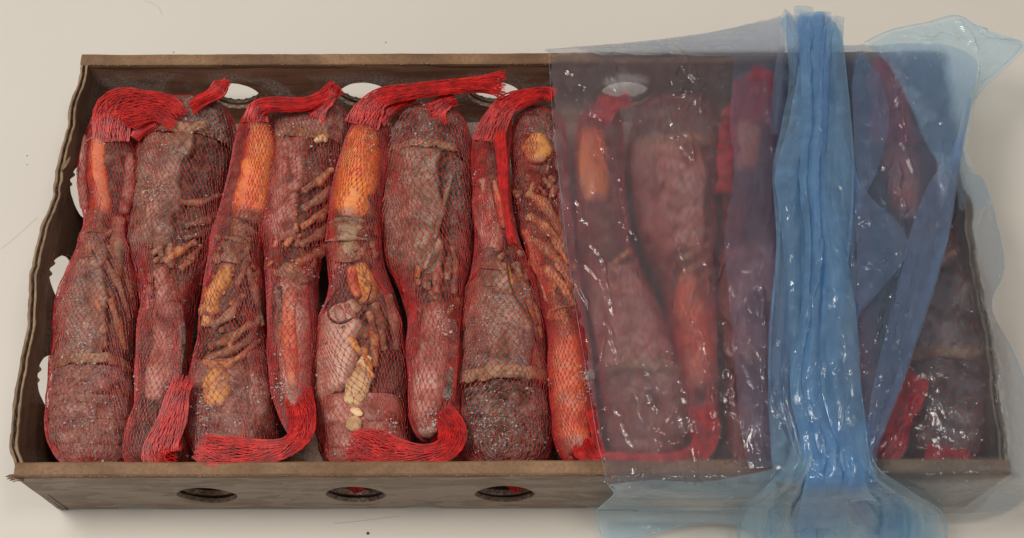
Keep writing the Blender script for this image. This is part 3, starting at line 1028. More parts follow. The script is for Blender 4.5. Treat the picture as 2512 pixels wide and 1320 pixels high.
# 2: curled tail at the top, claws at the bottom
L = Lobster([(244, 430, 500), (262, 385, 545), (310, 352, 575), (400, 335, 580), (500, 322, 548), (600, 316, 522), (680, 330, 500), (740, 348, 480), (820, 335, 470), (900, 330, 466), (1000, 328, 470), (1080, 300, 470), (1165, 290, 466)],
            'frozen lobster with frosted dark curled tail and grey back, second from the left', seed=2)
L.core()
L.tail(375, 250, 4, 'dark')
L.shell('carapace', 372, 640, 70, 205, 0.97, 'grey', groove=True)
L.shell('carapace_flank', 380, 600, -30, 66, 0.88, 'core')
L.rim(366, 60, 170, 0.98, 20, bow=6)
L.limb('leg', [(430, 490, 16), (480, 496, 20), (540, 476, 16)], 'brown')
L.limb('leg', [(452, 552, 18), (500, 540, 22), (536, 520, 18)], 'brown')
L.limb('leg', [(450, 584, 18), (496, 570, 20), (528, 550, 18)], 'brown')
L.limb('leg', [(400, 640, 24), (440, 612, 26), (480, 590, 20)], 'orangeleg')
L.limb('leg', [(440, 660, 18), (470, 630, 22), (494, 600, 18)], 'orangeleg')
L.bits(14, 600, 720, 'brown', 9, 22)
L.claw([(400, 700, 56), (405, 760, 70), (398, 840, 78), (385, 920, 74), (375, 985, 46)], 'pinkgrey', [(436, 740, 20), (442, 830, 26), (430, 940, 22)], 'dark')
L.limb('claw_arm', [(390, 660, 50), (405, 700, 56), (410, 740, 50)], 'pinkgrey')
L.finish(cols=64, rowpx=11, tail_pts=[{'pts': [(430, 1128, .069, 90), (400, 1120, .0745, 96), (400, 1090, .0765, 92), (420, 1030, .077, 74), (438, 970, .078, 54), (450, 932, .078, 50)], 'cols': 30}, [(470, 262, .069, 50), (510, 240, .074, 44), (540, 216, .077, 50), (552, 204, .077, 20)]], frost=800)

# 3: on its back, orange claw at the top
L = Lobster([(262, 606, 652), (285, 592, 664), (320, 580, 674), (400, 562, 672), (480, 545, 665), (540, 532, 655), (600, 512, 648), (680, 496, 648), (760, 488, 655), (860, 478, 662), (960, 468, 668), (1050, 468, 670), (1110, 480, 662), (1165, 505, 640)],
            'frozen lobster belly up with crossed brown legs and a bright pale orange claw', seed=3)
L.core()
L.claw([(622, 285, 50), (630, 340, 88), (618, 420, 104), (605, 490, 104), (592, 545, 74)], 'orange', flat=.8, label='bright pale orange claw seen from its underside')
L.limb('claw_arm', [(590, 550, 76), (575, 590, 80), (560, 640, 60)], 'brown')
L.bits(10, 570, 680, 'brown', 10, 22)
L.claw([(560, 640, 40), (545, 680, 50), (520, 720, 46), (508, 780, 40)], 'yellow')
L.limb('claw_arm', [(520, 700, 44), (512, 760, 46), (506, 800, 34)], 'yellow')
L.limb('leg', [(520, 800, 24), (560, 770, 26), (596, 720, 22)], 'brown')
L.limb('leg', [(510, 850, 20), (560, 830, 26), (620, 790, 22)], 'brown')
L.limb('leg', [(500, 880, 20), (560, 860, 24), (610, 830, 20), (640, 770, 16)], 'brown')
L.limb('leg', [(510, 900, 18), (570, 888, 22), (636, 830, 16)], 'orangeleg')
L.limb('leg', [(600, 640, 20), (628, 720, 20), (640, 800, 16)], 'brown')
L.limb('leg', [(610, 580, 18), (600, 650, 18), (580, 700, 14)], 'brown')
L.limb('sternum', [(500, 885, 22), (540, 893, 28), (570, 885, 22)], 'orangeleg', noise=.2)
L.tail(912, 1150, 4, 'tailpink')
L.limb('tail_fan', [(536, 898, 40), (531, 945, 84), (526, 1000, 40)], 'yellow', 0.97, False, 0.45)
L.shell('side_shell', 880, 1080, -20, 62, 0.955, 'pinkgrey')
L.bits(10, 640, 900, 'orangeleg', 8, 16, seed=2)
L.finish(cols=60, rowpx=11, tail_pts=[[(628, 300, .071, 70), (630, 268, .075, 64), (665, 258, .0765, 46), (740, 256, .077, 44), (790, 240, .077, 50), (822, 218, .077, 44)]], frost=560)

# 4: back up, legs to the right, orange edged claw at the bottom
L = Lobster([(252, 720, 800), (270, 690, 845), (310, 676, 860), (400, 665, 850), (480, 655, 820), (560, 648, 802), (640, 650, 792), (720, 652, 786), (820, 652, 780), (900, 658, 776), (980, 670, 772), (1040, 690, 768), (1085, 712, 756)],
            'frozen lobster with rosy back and slim orange striped claw pointing at front wall', seed=4)
L.core()
L.tail(372, 260, 4, 'tailpink')
L.shell('carapace', 366, 610, 75, 205, 0.965, 'pinkgrey', groove=True)
L.rim(364, 50, 165, 0.975, 18, bow=-10)
L.limb('shell_shard', [(770, 345, 14), (790, 335, 26), (802, 346, 10)], 'flesh', 0.98, False)
for k in range(5):
    L.limb('leg', [(742 - 3 * k, 468 + 44 * k, 20), (782, 440 + 44 * k, 26), (815 - 5 * k, 412 + 46 * k, 22)], 'brown' if k % 2 else 'orangeleg', 0.93)
L.bits(16, 520, 680, 'orangeleg', 8, 22)
L.claw([(716, 640, 60), (712, 700, 92), (714, 800, 94), (718, 900, 84), (728, 990, 66), (740, 1040, 40)], 'pinkgrey', [(716, 700, 34), (708, 780, 46), (714, 880, 44), (722, 960, 26)], 'redorange')
L.limb('claw_knuckle', [(690, 650, 40), (718, 668, 66), (740, 700, 40)], 'brown', .98, False)
L.limb('claw_teeth', [(686, 700, 12), (688, 750, 14), (688, 790, 10)], 'dark', 1.0, True, noise=.3)
L.finish(cols=56, rowpx=11, tail_pts=[{'pts': [(730, 960, .069, 70), (742, 1010, .073, 66), (738, 1060, .0755, 62), (700, 1098, .077, 58), (620, 1116, .077, 74), (540, 1110, .078, 86), (496, 1096, .078, 60)], 'cols': 34}, [(760, 285, .071, 90), (790, 256, .0745, 60), (812, 238, .077, 34), (824, 220, .078, 14)]], frost=560)

# 5: big orange claw at the top
L = Lobster([(276, 890, 935), (295, 868, 954), (340, 848, 958), (400, 828, 954), (480, 808, 946), (560, 800, 940), (630, 802, 946), (700, 800, 962), (780, 785, 990), (860, 778, 1004), (960, 774, 1004), (1040, 778, 1002), (1110, 792, 996), (1168, 815, 985)],
            'frozen lobster on its side with the largest yellow orange claw and a looping dark antenna', seed=5)
L.core()
L.claw([(895, 292, 70), (888, 340, 106), (874, 420, 122), (860, 490, 118), (846, 540, 84)], 'orange', flat=.8, label='large yellow orange claw, dotted, flecked with ice')
L.limb('claw_arm', [(850, 540, 90), (850, 585, 96), (848, 625, 76)], 'buff', noise=.25)
L.bits(14, 550, 680, 'brown', 10, 24)
L.claw([(878, 640, 40), (896, 700, 60), (902, 745, 40)], 'yellow', [(862, 650, 26), (866, 690, 30), (880, 730, 18)], 'redorange')
L.shell('carapace', 770, 985, 88, 205, 0.97, 'rosy', groove=False, skew=-0.08)
L.limb('mouth_part', [(826, 750, 24), (836, 770, 30), (840, 790, 20)], 'pinkgrey', .98, False)
L.limb('mouth_part', [(850, 745, 18), (862, 765, 22), (872, 780, 14)], 'pinkgrey', .98, False)
L.antenna([(810, 740), (806, 775), (830, 792), (868, 778), (900, 740), (912, 700)], w=7)
L.limb('leg', [(842, 800, 18), (862, 836, 22), (890, 870, 20)], 'yellow')
L.limb('leg', [(890, 850, 22), (900, 890, 26), (912, 930, 18)], 'yellow')
L.limb('leg', [(918, 740, 22), (936, 800, 26), (940, 860, 20)], 'brown')
L.limb('leg', [(950, 720, 24), (966, 790, 28), (972, 860, 22)], 'brown')
L.limb('leg', [(905, 760, 18), (918, 830, 22), (920, 900, 16)], 'orangeleg')
L.shell('side_shell', 890, 1000, -20, 66, 0.94, 'core')
L.limb('belly_plate', [(900, 870, 26), (884, 930, 56), (858, 992, 50)], 'flesh', .93, False, .4)
L.tail(1000, 1168, 3, 'pinkgrey')
L.limb('torn_shell', [(862, 1020, 26), (868, 1040, 40), (880, 1058, 14)], 'flesh', 1.0, False, .5)
L.limb('torn_shell', [(860, 1002, 10), (876, 1010, 22), (890, 1016, 8)], 'flesh', 1.0, False, .5)
L.bits(8, 820, 900, 'brown', 10, 22, seed=4)
L.finish(cols=66, rowpx=11.5, tail_pts=[{'pts': [(890, 310, .071, 96), (905, 268, .0755, 92), (935, 240, .078, 66), (1010, 226, .079, 46), (1100, 212, .080, 50), (1180, 208, .081, 62), (1232, 208, .081, 72)], 'cols': 30}, [(930, 300, .070, 40), (960, 268, .073, 30), (1010, 240, .073, 22)]], frost=520)

_q = [project(np.array(q)) for q in ((-.099, -.139, .044), (-.099, -.1448, .0405), (-.099 + .002, -.1492, .036))]
net_tail([(_q[0][0], _q[0][1], .044, 50), (_q[1][0], _q[1][1], .0405, 46), (_q[2][0], _q[2][1], .036, 26)], L.root, 77, thick=.003, name='net_fold', fray=False)
# 6: smooth grey back
L = Lobster([(258, 1025, 1080), (280, 990, 1115), (320, 962, 1142), (400, 948, 1156), (480, 944, 1160), (560, 944, 1160), (640, 955, 1155), (710, 978, 1145), (780, 996, 1132), (860, 990, 1132), (950, 998, 1132), (1040, 1004, 1136), (1090, 1020, 1130)],
            'frozen lobster with smooth grey ridged back, right of the yellow orange claw', seed=6)
L.core()
L.tail(412, 268, 4, 'dark')
L.shell('carapace', 404, 700, 66, 210, 0.975, 'grey', amp=.008, skew=0.03)
L.shell('carapace_flank', 420, 690, -30, 62, 0.93, 'dark')
L.rim(402, 45, 150, 0.985, 13, skew=0, bow=-6)
L.limb('shell_ridge', [(1108, 425, 12), (1088, 500, 16), (1064, 590, 16), (1040, 660, 12)], 'grey', 0.985, False, .5)
L.limb('leg', [(1040, 590, 18), (1030, 640, 22), (1024, 680, 16)], 'orangeleg')
L.limb('leg', [(1076, 640, 20), (1072, 680, 26), (1070, 720, 20)], 'pinkgrey')
L.limb('leg', [(1110, 600, 16), (1116, 660, 20), (1112, 720, 16)], 'brown')
L.bits(16, 660, 770, 'brown', 10, 24)
L.claw([(1070, 730, 60), (1068, 790, 92), (1058, 870, 104), (1050, 960, 96), (1050, 1030, 70), (1060, 1065, 40)], 'pinkgrey', [(1110, 780, 24), (1108, 880, 34), (1096, 980, 26)], 'dark')
L.finish(cols=62, rowpx=13, knot=.00027, mid=.00011, tail_pts=[{'pts': [(1085, 1010, .070, 60), (1112, 1060, .0735, 66), (1098, 1098, .076, 60), (1040, 1116, .077, 62), (960, 1112, .077, 80), (900, 1092, .078, 84), (868, 1086, .078, 60)], 'cols': 34}, [(1060, 285, .070, 90), (1085, 256, .073, 54), (1110, 242, .075, 44)], [(900, 1112, .072, 40), (872, 1116, .070, 46), (858, 1118, .069, 46)]], frost=600)

# 7: claws at the top, broad olive back at the bottom
L = Lobster([(262, 1205, 1256), (300, 1180, 1260), (350, 1158, 1256), (440, 1156, 1252), (520, 1162, 1256), (590, 1164, 1275), (660, 1152, 1302), (740, 1142, 1326), (840, 1130, 1342), (940, 1122, 1346), (1040, 1122, 1350), (1110, 1130, 1345), (1168, 1150, 1322)],
            'frozen lobster with wide grey back and cream shell band by the front wall', seed=7)
L.core()
L.tail(985, 1168, 3, 'dark')
L.shell('carapace', 700, 965, 45, 210, 0.97, 'grey', amp=.008, groove=True)
L.shell('carapace_flank', 720, 940, -30, 50, 0.93, 'grey')
L.rim(950, 12, 168, 0.985, 26, bow=-4)
L.claw([(1186, 430, 40), (1190, 490, 66), (1204, 560, 74), (1216, 620, 60)], 'pinkgrey', [(1212, 440, 14), (1224, 500, 20), (1236, 560, 14)], 'redorange')
L.limb('claw_arm', [(1210, 610, 60), (1204, 660, 70), (1200, 700, 56)], 'grey')
L.limb('leg', [(1240, 640, 18), (1252, 690, 20), (1252, 720, 16)], 'yellow')
L.limb('leg', [(1262, 640, 22), (1290, 720, 26), (1314, 800, 18)], 'brown')
L.limb('leg', [(1286, 720, 18), (1312, 760, 20), (1328, 830, 14)], 'orangeleg')
L.antenna([(1236, 580), (1252, 700), (1290, 770), (1322, 850)])
L.bits(14, 620, 720, 'brown', 10, 24)
L.finish(cols=66, rowpx=11, tail_pts=[{'pts': [(1200, 350, .070, 84), (1212, 300, .074, 84), (1240, 262, .077, 66), (1285, 240, .078, 52), (1335, 228, .078, 46), (1352, 234, .078, 34)], 'cols': 32}, [(1225, 300, .072, 40), (1232, 400, .072, 30), (1240, 500, .0715, 24), (1256, 590, .071, 18)]], frost=800)

_q = [project(np.array(q)) for q in ((.001, -.139, .044), (.001, -.1448, .0405), (.001 + .002, -.1492, .036))]
net_tail([(_q[0][0], _q[0][1], .044, 50), (_q[1][0], _q[1][1], .0405, 46), (_q[2][0], _q[2][1], .036, 26)], L.root, 78, thick=.003, name='net_fold', fray=False)
# 8: belly up, half under the film
L = Lobster([(266, 1275, 1350), (300, 1260, 1378), (400, 1258, 1398), (500, 1252, 1406), (600, 1284, 1412), (690, 1310, 1424), (780, 1335, 1440), (860, 1346, 1450), (960, 1350, 1462), (1060, 1355, 1472), (1110, 1364, 1476), (1148, 1385, 1470)],
            'frozen lobster lying belly up with rows of orange legs, half covered by the film edge', seed=8)
L.core()
L.tail(400, 275, 3, 'dark')
L.limb('tail_fan', [(1318, 322, 30), (1318, 358, 84), (1312, 398, 34)], 'yellow', .97, False, .45)
for k in range(4):
    L.limb('leg', [(1294, 470 + 56 * k, 26), (1330 + 6 * k, 496 + 56 * k, 32), (1366 + 8 * k, 545 + 56 * k, 28), (1384 + 8 * k, 600 + 50 * k, 18)], 'orangeleg')
L.limb('leg', [(1290, 560, 26), (1320, 640, 34), (1350, 740, 26)], 'redorange')
L.bits(16, 410, 480, 'brown', 10, 22)
L.bits(18, 640, 780, 'orangeleg', 10, 22, seed=3)
L.claw([(1380, 770, 50), (1392, 830, 88), (1396, 900, 98), (1404, 980, 98), (1412, 1060, 90), (1420, 1110, 60)], 'redorange', flat=.8, label='long orange red claw with frost along its right side')
L.limb('claw_arm', [(1356, 720, 44), (1370, 760, 54), (1384, 790, 40)], 'orangeleg')
L.finish(cols=58, rowpx=11, tail_pts=[[(1440, 1080, .070, 70), (1446, 1112, .073, 60), (1475, 1132, .075, 40), (1520, 1138, .075, 40)], [(1450, 1010, .072, 26), (1462, 1070, .073, 22), (1476, 1130, .073, 20)]], frost=800)


# 9 to 13 lie under the film
def hidden(rows, label, seed, up, claw, ccol, body='pinkgrey', tails=(), zt=None, tmat='tailpink', cols=52):
    L = Lobster(rows, label, seed=seed, zt=zt, ztop=0.0725)
    L.core()
    y0, y1 = rows[0][0], rows[-1][0]
    h = y1 - y0
    if up:      # head and claws at the top
        L.tail(y0 + h * .76, y1 - 6, 3, tmat); L.shell('carapace', y0 + h * .46, y0 + h * .76, 50, 205, .965, body, groove=True)
        L.rim(y0 + h * .75, k=.98, w=20)
        ly = y0 + h * .42
    else:
        L.tail(y0 + h * .17, y0 + 6, 3, 'dark'); L.shell('carapace', y0 + h * .17, y0 + h * .47, 50, 205, .965, body, groove=True)
        L.rim(y0 + h * .17, k=.98, w=20)
        ly = y0 + h * .40
    L.claw(claw, ccol)
    r = np.array(rows, float)
    for k in range(4):
        y = ly + 34 * k
        xl = np.interp(y, r[:, 0], r[:, 1]); xr = np.interp(y, r[:, 0], r[:, 2]); m = (xl + xr) / 2
        L.limb('leg', [(m - 5, y + 18, 20), (m + (xr - m) * .4, y, 24), (m + (xr - m) * .8, y - 22, 20)], 'brown' if k % 2 else 'orangeleg')
    L.bits(8, ly, ly + h * .2, 'brown', 10, 22)
    L.finish(cols=cols, rowpx=15, tail_pts=tails, frost=120)
    return L


hidden([(262, 1440, 1510), (300, 1418, 1528), (400, 1405, 1538), (500, 1410, 1535), (600, 1418, 1545), (700, 1425, 1580), (800, 1455, 1640), (900, 1465, 1680), (1000, 1478, 1690), (1080, 1484, 1690), (1160, 1510, 1665)],
       'frozen lobster under clear film with salmon claw pointing at the back wall', 9, True, [(1452, 300, 50), (1456, 370, 84), (1462, 440, 84), (1466, 500, 56)], 'orange',
       tails=[[(1470, 300, .070, 70), (1490, 262, .073, 60), (1540, 250, .073, 40)]])
hidden([(246, 1610, 1700), (280, 1570, 1740), (350, 1548, 1762), (450, 1546, 1764), (550, 1565, 1760), (640, 1595, 1752), (720, 1622, 1756), (850, 1650, 1760), (1000, 1680, 1760), (1100, 1695, 1750)],
       'frozen lobster under clear film with red claw pointing at the front wall', 10, False, [(1690, 660, 60), (1698, 740, 92), (1712, 850, 92), (1722, 960, 70)], 'redorange',
       tails=[{'pts': [(1722, 1000, .069, 60), (1736, 1060, .073, 56), (1715, 1110, .075, 50), (1640, 1134, .076, 44), (1560, 1140, .076, 46), (1490, 1138, .076, 50)], 'cols': 30}])
hidden([(176, 1850, 1890), (200, 1822, 1900), (250, 1792, 1910), (330, 1768, 1912), (430, 1765, 1905), (540, 1775, 1902), (640, 1768, 1915), (750, 1765, 1945), (850, 1772, 1965), (950, 1778, 1975), (1080, 1788, 1970), (1160, 1805, 1940)],
       'frozen lobster beside the blue fold with a bright red claw leaning on the back wall', 11, True, [(1850, 215, 60), (1836, 290, 110), (1826, 360, 116), (1812, 430, 80)], 'orange',
       zt=[(176, .084), (260, .080), (400, .0735), (1160, .0725)], tails=[{'pts': [(1830, 300, .0775, 130), (1850, 230, .082, 110), (1875, 180, .085, 60)], 'cols': 34}, {'pts': [(1790, 300, .074, 50), (1782, 380, .073, 50), (1776, 470, .072, 36)], 'cols': 20}])
hidden([(235, 1990, 2060), (290, 1940, 2110), (400, 1928, 2130), (520, 1935, 2135), (620, 1955, 2125), (740, 1985, 2122), (850, 2000, 2140), (950, 2012, 2150), (1080, 2030, 2150), (1140, 2050, 2130)],
       'frozen lobster beneath gathered blue fold, red net end folded up', 12, False, [(2060, 680, 60), (2066, 760, 90), (2080, 880, 90), (2090, 980, 60)], 'redorange', body='grey',
       tails=[{'pts': [(2130, 1140, .068, 60), (2165, 1110, .075, 74), (2195, 1050, .077, 74), (2225, 980, .078, 66), (2246, 930, .078, 60)], 'cols': 34}])
hidden([(146, 2150, 2190), (180, 2138, 2225), (240, 2132, 2268), (300, 2140, 2295), (400, 2150, 2305), (500, 2162, 2300), (580, 2168, 2330), (680, 2176, 2385), (800, 2190, 2415), (900, 2198, 2428), (1000, 2195, 2430), (1080, 2200, 2420), (1160, 2225, 2390)],
       'frozen lobster at the right end, red net over its claws, dark frosted back', 13, True, [(2170, 190, 50), (2195, 280, 90), (2205, 380, 90), (2225, 480, 84), (2230, 540, 50)], 'redorange', body='dark', tmat='dark', cols=34,
       zt=[(146, .087), (240, .081), (400, .0745), (1160, .0725)], tails=[{'pts': [(2190, 360, .078, 110), (2180, 260, .083, 110), (2165, 190, .0875, 80), (2160, 150, .088, 40)], 'cols': 34}, [(2270, 1110, .072, 50), (2320, 1128, .073, 60), (2370, 1130, .072, 40)]])
# ------------------------------------------------------------------ the blue bag over the right half
bag = empty('plastic_bag', tuple(float(x) for x in P(1990, 660, 0.08)), 'thin blue translucent plastic bag with thick gathered fold covering the right half of the box', 'plastic bag')


def up2(grid, nr, nc):
    G = np.asarray(grid, float)
    A = np.stack([catmull(G[:, j], nr) for j in range(G.shape[1])], 1)
    return np.stack([catmull(A[i], nc) for i in range(nr)], 0)


def crease(X, Y, x0, y0, x1, y1, w, amp, tw=0.35):
    """sharp tent shaped fold along a line, px units; amp in m"""
    w, amp = w * 0.7, amp * 0.45
    dx, dy = x1 - x0, y1 - y0
    L = math.hypot(dx, dy)
    s = ((X - x0) * dx + (Y - y0) * dy) / L / L
    d = ((X - x0) * -dy + (Y - y0) * dx) / L + w * (1.1 * vnoise(np.stack([s * 3, s * 0 + x0, s * 0], -1), 1.7) + .5 * vnoise(np.stack([X / 11, Y / 11, s * 0], -1), 1.0))
    tap = np.clip(np.minimum(s, 1 - s) / 0.25, 0, 1)
    return amp * np.clip(1 - np.abs(d) / w * np.where(d > 0, 1.6, 0.8), 0, 1) * tap


def sheet(name, grid, mat, step=4.5, wr=1.0, ang=85, creases=(), seed=0, edge=0.0, fine=1.0, pleat=0.0, parent=None, pl_n=6, tiny=1.0, rand=1.0, crum=1.0, patches=()):
    G = np.asarray(grid, float)
    hpx = np.abs(G[-1, :, 1] - G[0, :, 1]).max(); wpx = np.abs(G[:, -1, 0] - G[:, 0, 0]).max()
    nr, nc = int(hpx / step) + 8, int(wpx / step) + 8
    C = up2(G, nr, nc)
    X, Y, Z = C[..., 0], C[..., 1], C[..., 2]
    # ragged cut edges
    u = np.linspace(0, 1, nc)[None]; v = np.linspace(0, 1, nr)[:, None]
    rag = edge * (vnoise(np.stack([v * hpx / 9, v * 0, v * 0 + seed], -1), 1.0) + 1.6 * vnoise(np.stack([v * hpx / 70, v * 0, v * 0 + seed + 4], -1), 1.0)) * np.exp(-u * wpx / 25)
    X = X + rag
    a = math.radians(ang)
    S = (X * math.cos(a) + Y * math.sin(a)); T = (-X * math.sin(a) + Y * math.cos(a))
    q = lambda fs, ft, sd: np.stack([S / fs + 0.5 * vnoise(np.stack([X / 160, Y / 160, X * 0 + sd], -1), 1), T / ft, X * 0 + sd + seed], -1)
    r1 = 1 - np.abs(fbm(q(520, 85, 1), 1.0, 1, 2)) * 1.6
    r2 = 1 - np.abs(fbm(q(190, 46, 4), 1.0, 2, 2)) * 1.7
    r3 = 1 - np.abs(fbm(np.stack([X / 60, Y / 75, X * 0 + seed + 8], -1), 1.0, 3, 3)) * 1.6
    r4 = fbm(np.stack([X / 16, Y / 20, X * 0 + seed + 3], -1), 1.0, 4, 2)
    env_ = np.clip(0.5 + 0.9 * fbm(np.stack([X / 260, Y / 300, X * 0 + seed], -1), 1, 6, 2), 0.05, 1)
    D = wr * (0.0026 * r1 + 0.0009 * r2) + fine * 0.0006 * r3 * env_ + tiny * 0.00016 * r4
    if pleat:
        ph = 2 * np.pi * pl_n * u + 1.6 * vnoise(np.stack([u * 4 + v * 0, v * 2.2 + u * 0, u * 0 + v * 0 + seed], -1), 1)
        D = D + pleat * (np.abs(np.sin(ph / 2)) ** 0.6 - 0.5) * (0.6 + 0.4 * np.sin(v * 4 + seed))
    for c in creases:
        D = D + crease(X, Y, *c)
    rr_ = random.Random(seed * 7 + 1)
    if crum:
        gq = np.random.default_rng(seed + 50)
        cell = 40.0
        npt = max(6, int(hpx * wpx / (cell * cell * 1.9)))
        ax, ay = math.cos(a), math.sin(a)
        fx = X.min() + gq.random(npt) * (X.max() - X.min()); fy = Y.min() + gq.random(npt) * (Y.max() - Y.min())
        fs, ft = (fx * ax + fy * ay) / 1.9, -fx * ay + fy * ax
        s1 = (S / 1.9).ravel(); t1 = T.ravel()
        F1 = np.full(s1.shape, 1e9); F2 = F1.copy()
        for px_, py_ in zip(fs, ft):
            dd = np.hypot(s1 - px_, t1 - py_)
            F2 = np.where(dd < F1, F1, np.minimum(F2, dd)); F1 = np.minimum(F1, dd)
        msk = np.clip(0.02 + 1.6 * fbm(np.stack([X / 150, Y / 220, X * 0 + seed + 2], -1), 1, 9, 2), 0.0, 1)
        for (cx_, cy_, rx_, ry_, lean_) in patches:
            dx_ = X - cx_ - lean_ * (Y - cy_)
            msk = msk + 2.6 * np.clip(1.2 - np.hypot(dx_ / rx_, (Y - cy_) / ry_), 0, 1)
        D = D + crum * 0.0017 * ((F2 - F1).reshape(X.shape) / cell) * msk
    for _ in range(int(rand * hpx * wpx / 16000)):
        i0, j0 = rr_.randrange(nr), rr_.randrange(nc)
        x0, y0 = C[i0, j0, 0], C[i0, j0, 1]
        an = math.radians(ang + rr_.gauss(0, 22)); l = rr_.uniform(40, 190)
        D = D + crease(X, Y, x0, y0, x0 + l * math.cos(an), y0 + l * math.sin(an), rr_.uniform(5, 11), rr_.choice((1, 1, -1)) * rr_.uniform(.0008, .0028))
    V = P(X, Y, Z)
    V[..., 2] += D
    V[..., 0] += 0.35 * D * math.sin(seed + 1)
    V[..., 2] = np.maximum(V[..., 2], 0.0012)
    o = mesh(name, V, grid_faces(nr, nc)[:, ::-1], mat, parent or bag)
    return o, V


def band(rows, z, cols=5, zc=0.004):
    """rows (y, xl, xr[, z]) -> control grid, crowned in the middle"""
    out = []
    for r in rows:
        zz = r[3] if len(r) > 3 else z
        out.append([(r[1] + (r[2] - r[1]) * k / (cols - 1), r[0], zz + zc * math.sin(math.pi * k / (cols - 1))) for k in range(cols)])
    return out


def edge_line(pts, r=.0005):
    c = catmull(pts, 90); p = P(c[:, 0], c[:, 1], c[:, 2])
    rr = r * (1 + .5 * vnoise(p, 180))
    loft_obj('rolled_edge', p, rr, rr, M['film_pale'], bag, ns=7)
# clear sheet at the left
A_rows = [(66, 1344, 1925, .066), (100, 1342, 1925, .074), (128, 1346, 1922, .0845), (160, 1350, 1920, .0840), (300, 1356, 1915, .0825), (420, 1370, 1912, .0822), (600, 1390, 1908, .0822), (760, 1413, 1905, .0822), (920, 1440, 1900, .0822), (1060, 1462, 1900, .0825), (1140, 1480, 1900, .0835), (1172, 1487, 1900, .0850), (1195, 1500, 1905, .079), (1222, 1508, 1905, .055)]
top_edge = {0: [(1338, 122), (1450, 114), (1600, 100), (1760, 78), (1928, 36)], 1: [(1345, 128), (1450, 124), (1600, 116), (1760, 104), (1925, 80)]}
gA = band(A_rows[2:], 0, 5, 0.001)
gA = [[(x, y, .066) for x, y in top_edge[0]], [(x, y, .076) for x, y in top_edge[1]]] + gA[1:]
crA = [(1640, 140, 1690, 260, 26, .006), (1690, 150, 1725, 300, 20, .005), (1632, 270, 1672, 370, 14, .004), (1668, 300, 1700, 420, 14, .004), (1700, 240, 1655, 330, 16, .003),
       (1372, 150, 1450, 260, 14, .004), (1440, 225, 1490, 420, 13, .004), (1395, 440, 1440, 560, 10, .004), (1440, 540, 1510, 800, 12, .004), (1500, 360, 1540, 540, 10, .003), (1530, 540, 1572, 600, 8, .0025),
       (1400, 620, 1500, 720, 8, .003), (1410, 690, 1440, 760, 9, .003), (1480, 760, 1510, 900, 10, .003), (1856, 600, 1860, 1060, 14, .006), (1780, 900, 1800, 1000, 14, .004), (1760, 1130, 1840, 1150, 8, .004), (1560, 1168, 1600, 1150, 7, .004), (1780, 1000, 1860, 1100, 14, .004), (1840, 780, 1930, 700, 8, .002),
       (1600, 960, 1640, 1100, 16, .002), (1660, 900, 1700, 1080, 14, .002), (1500, 1000, 1560, 1110, 14, .002), (1740, 780, 1790, 800, 5, .003), (1866, 150, 1890, 330, 12, .006), (1900, 200, 1880, 330, 9, .004)]
film_a, VA = sheet('clear_film', gA, M['film'], 2.8, 0.3, 80, crA, 1, edge=6.0, patches=[(1672, 240, 42, 130, .12), (1690, 370, 18, 70, .2), (1440, 290, 16, 80, .3), (1490, 720, 12, 90, .25), (1850, 1050, 24, 60, 0), (1560, 1150, 60, 14, 0)])
sheet('back_skirt', [[(1400, 119, .067), (1560, 105, .067), (1740, 82, .068), (1925, 42, .070)], [(1430, 127, .078), (1580, 120, .078), (1740, 110, .079), (1925, 90, .082)], [(1470, 139, .0868), (1600, 137, .0868), (1760, 140, .0868), (1925, 138, .0890)]], M['film_blue'], 3.5, .5, 5, [(1600, 108, 1640, 140, 7, .004), (1500, 120, 1880, 84, 8, .004), (1750, 120, 1800, 118, 6, .004)], 51, rand=3)
# second thickness next to the fold
g = band([(140, 1800, 1925), (300, 1790, 1925), (420, 1800, 1925), (600, 1775, 1925), (760, 1790, 1925), (900, 1800, 1925), (1040, 1815, 1925), (1150, 1835, 1925)], .0885, 4, 0.001)
sheet('inner_film_layer', g, M['film_lilac'], 5, 0.6, 88, [(1890, 200, 1880, 600, 12, .004), (1870, 600, 1872, 1000, 12, .004)], 2)

# the gathered fold: several thicknesses over each other
zrow = lambda y: float(np.interp(y, [20, 60, 130, 200, 1100, 1165, 1200, 1250, 1330], [.083, .088, .095, .0945, .0930, .0940, .086, .050, .012]))
def gband(lst, dz, cols=7, zc=0.006):
    return band([(y, a, b, zrow(y) + dz) for y, a, b in lst], 0, cols, zc)
B0 = gband([(46, 1915, 2062), (90, 1928, 2068), (200, 1936, 2078), (320, 1915, 2086), (430, 1896, 2092), (600, 1905, 2098), (800, 1888, 2101), (950, 1884, 2112), (1080, 1890, 2138), (1160, 1898, 2150), (1190, 1910, 2140)], 0)
B0[0] = [(1912, 64, .087), (1936, 44, .087), (1972, 70, .088), (1990, 46, .089), (2012, 38, .088), (2042, 52, .088), (2064, 84, .087)]
sheet('gathered_fold', B0, M['film_fold'], 4, 0.6, 90, [(1925, 330, 1908, 600, 9, .005), (1908, 600, 1905, 900, 9, .005), (1900, 940, 1990, 1110, 12, .006), (1890, 1020, 1910, 930, 8, .004)], 3, fine=1.2, pleat=0.005, pl_n=4)
lanes = [(40, 1940, 2062), (120, 1942, 2066), (300, 1925, 2084), (430, 1902, 2090), (600, 1910, 2096), (800, 1894, 2098), (950, 1892, 2106), (1080, 1925, 2120), (1150, 1945, 2130), (1200, 1940, 2140)]
ly_ = [q[0] for q in lanes]
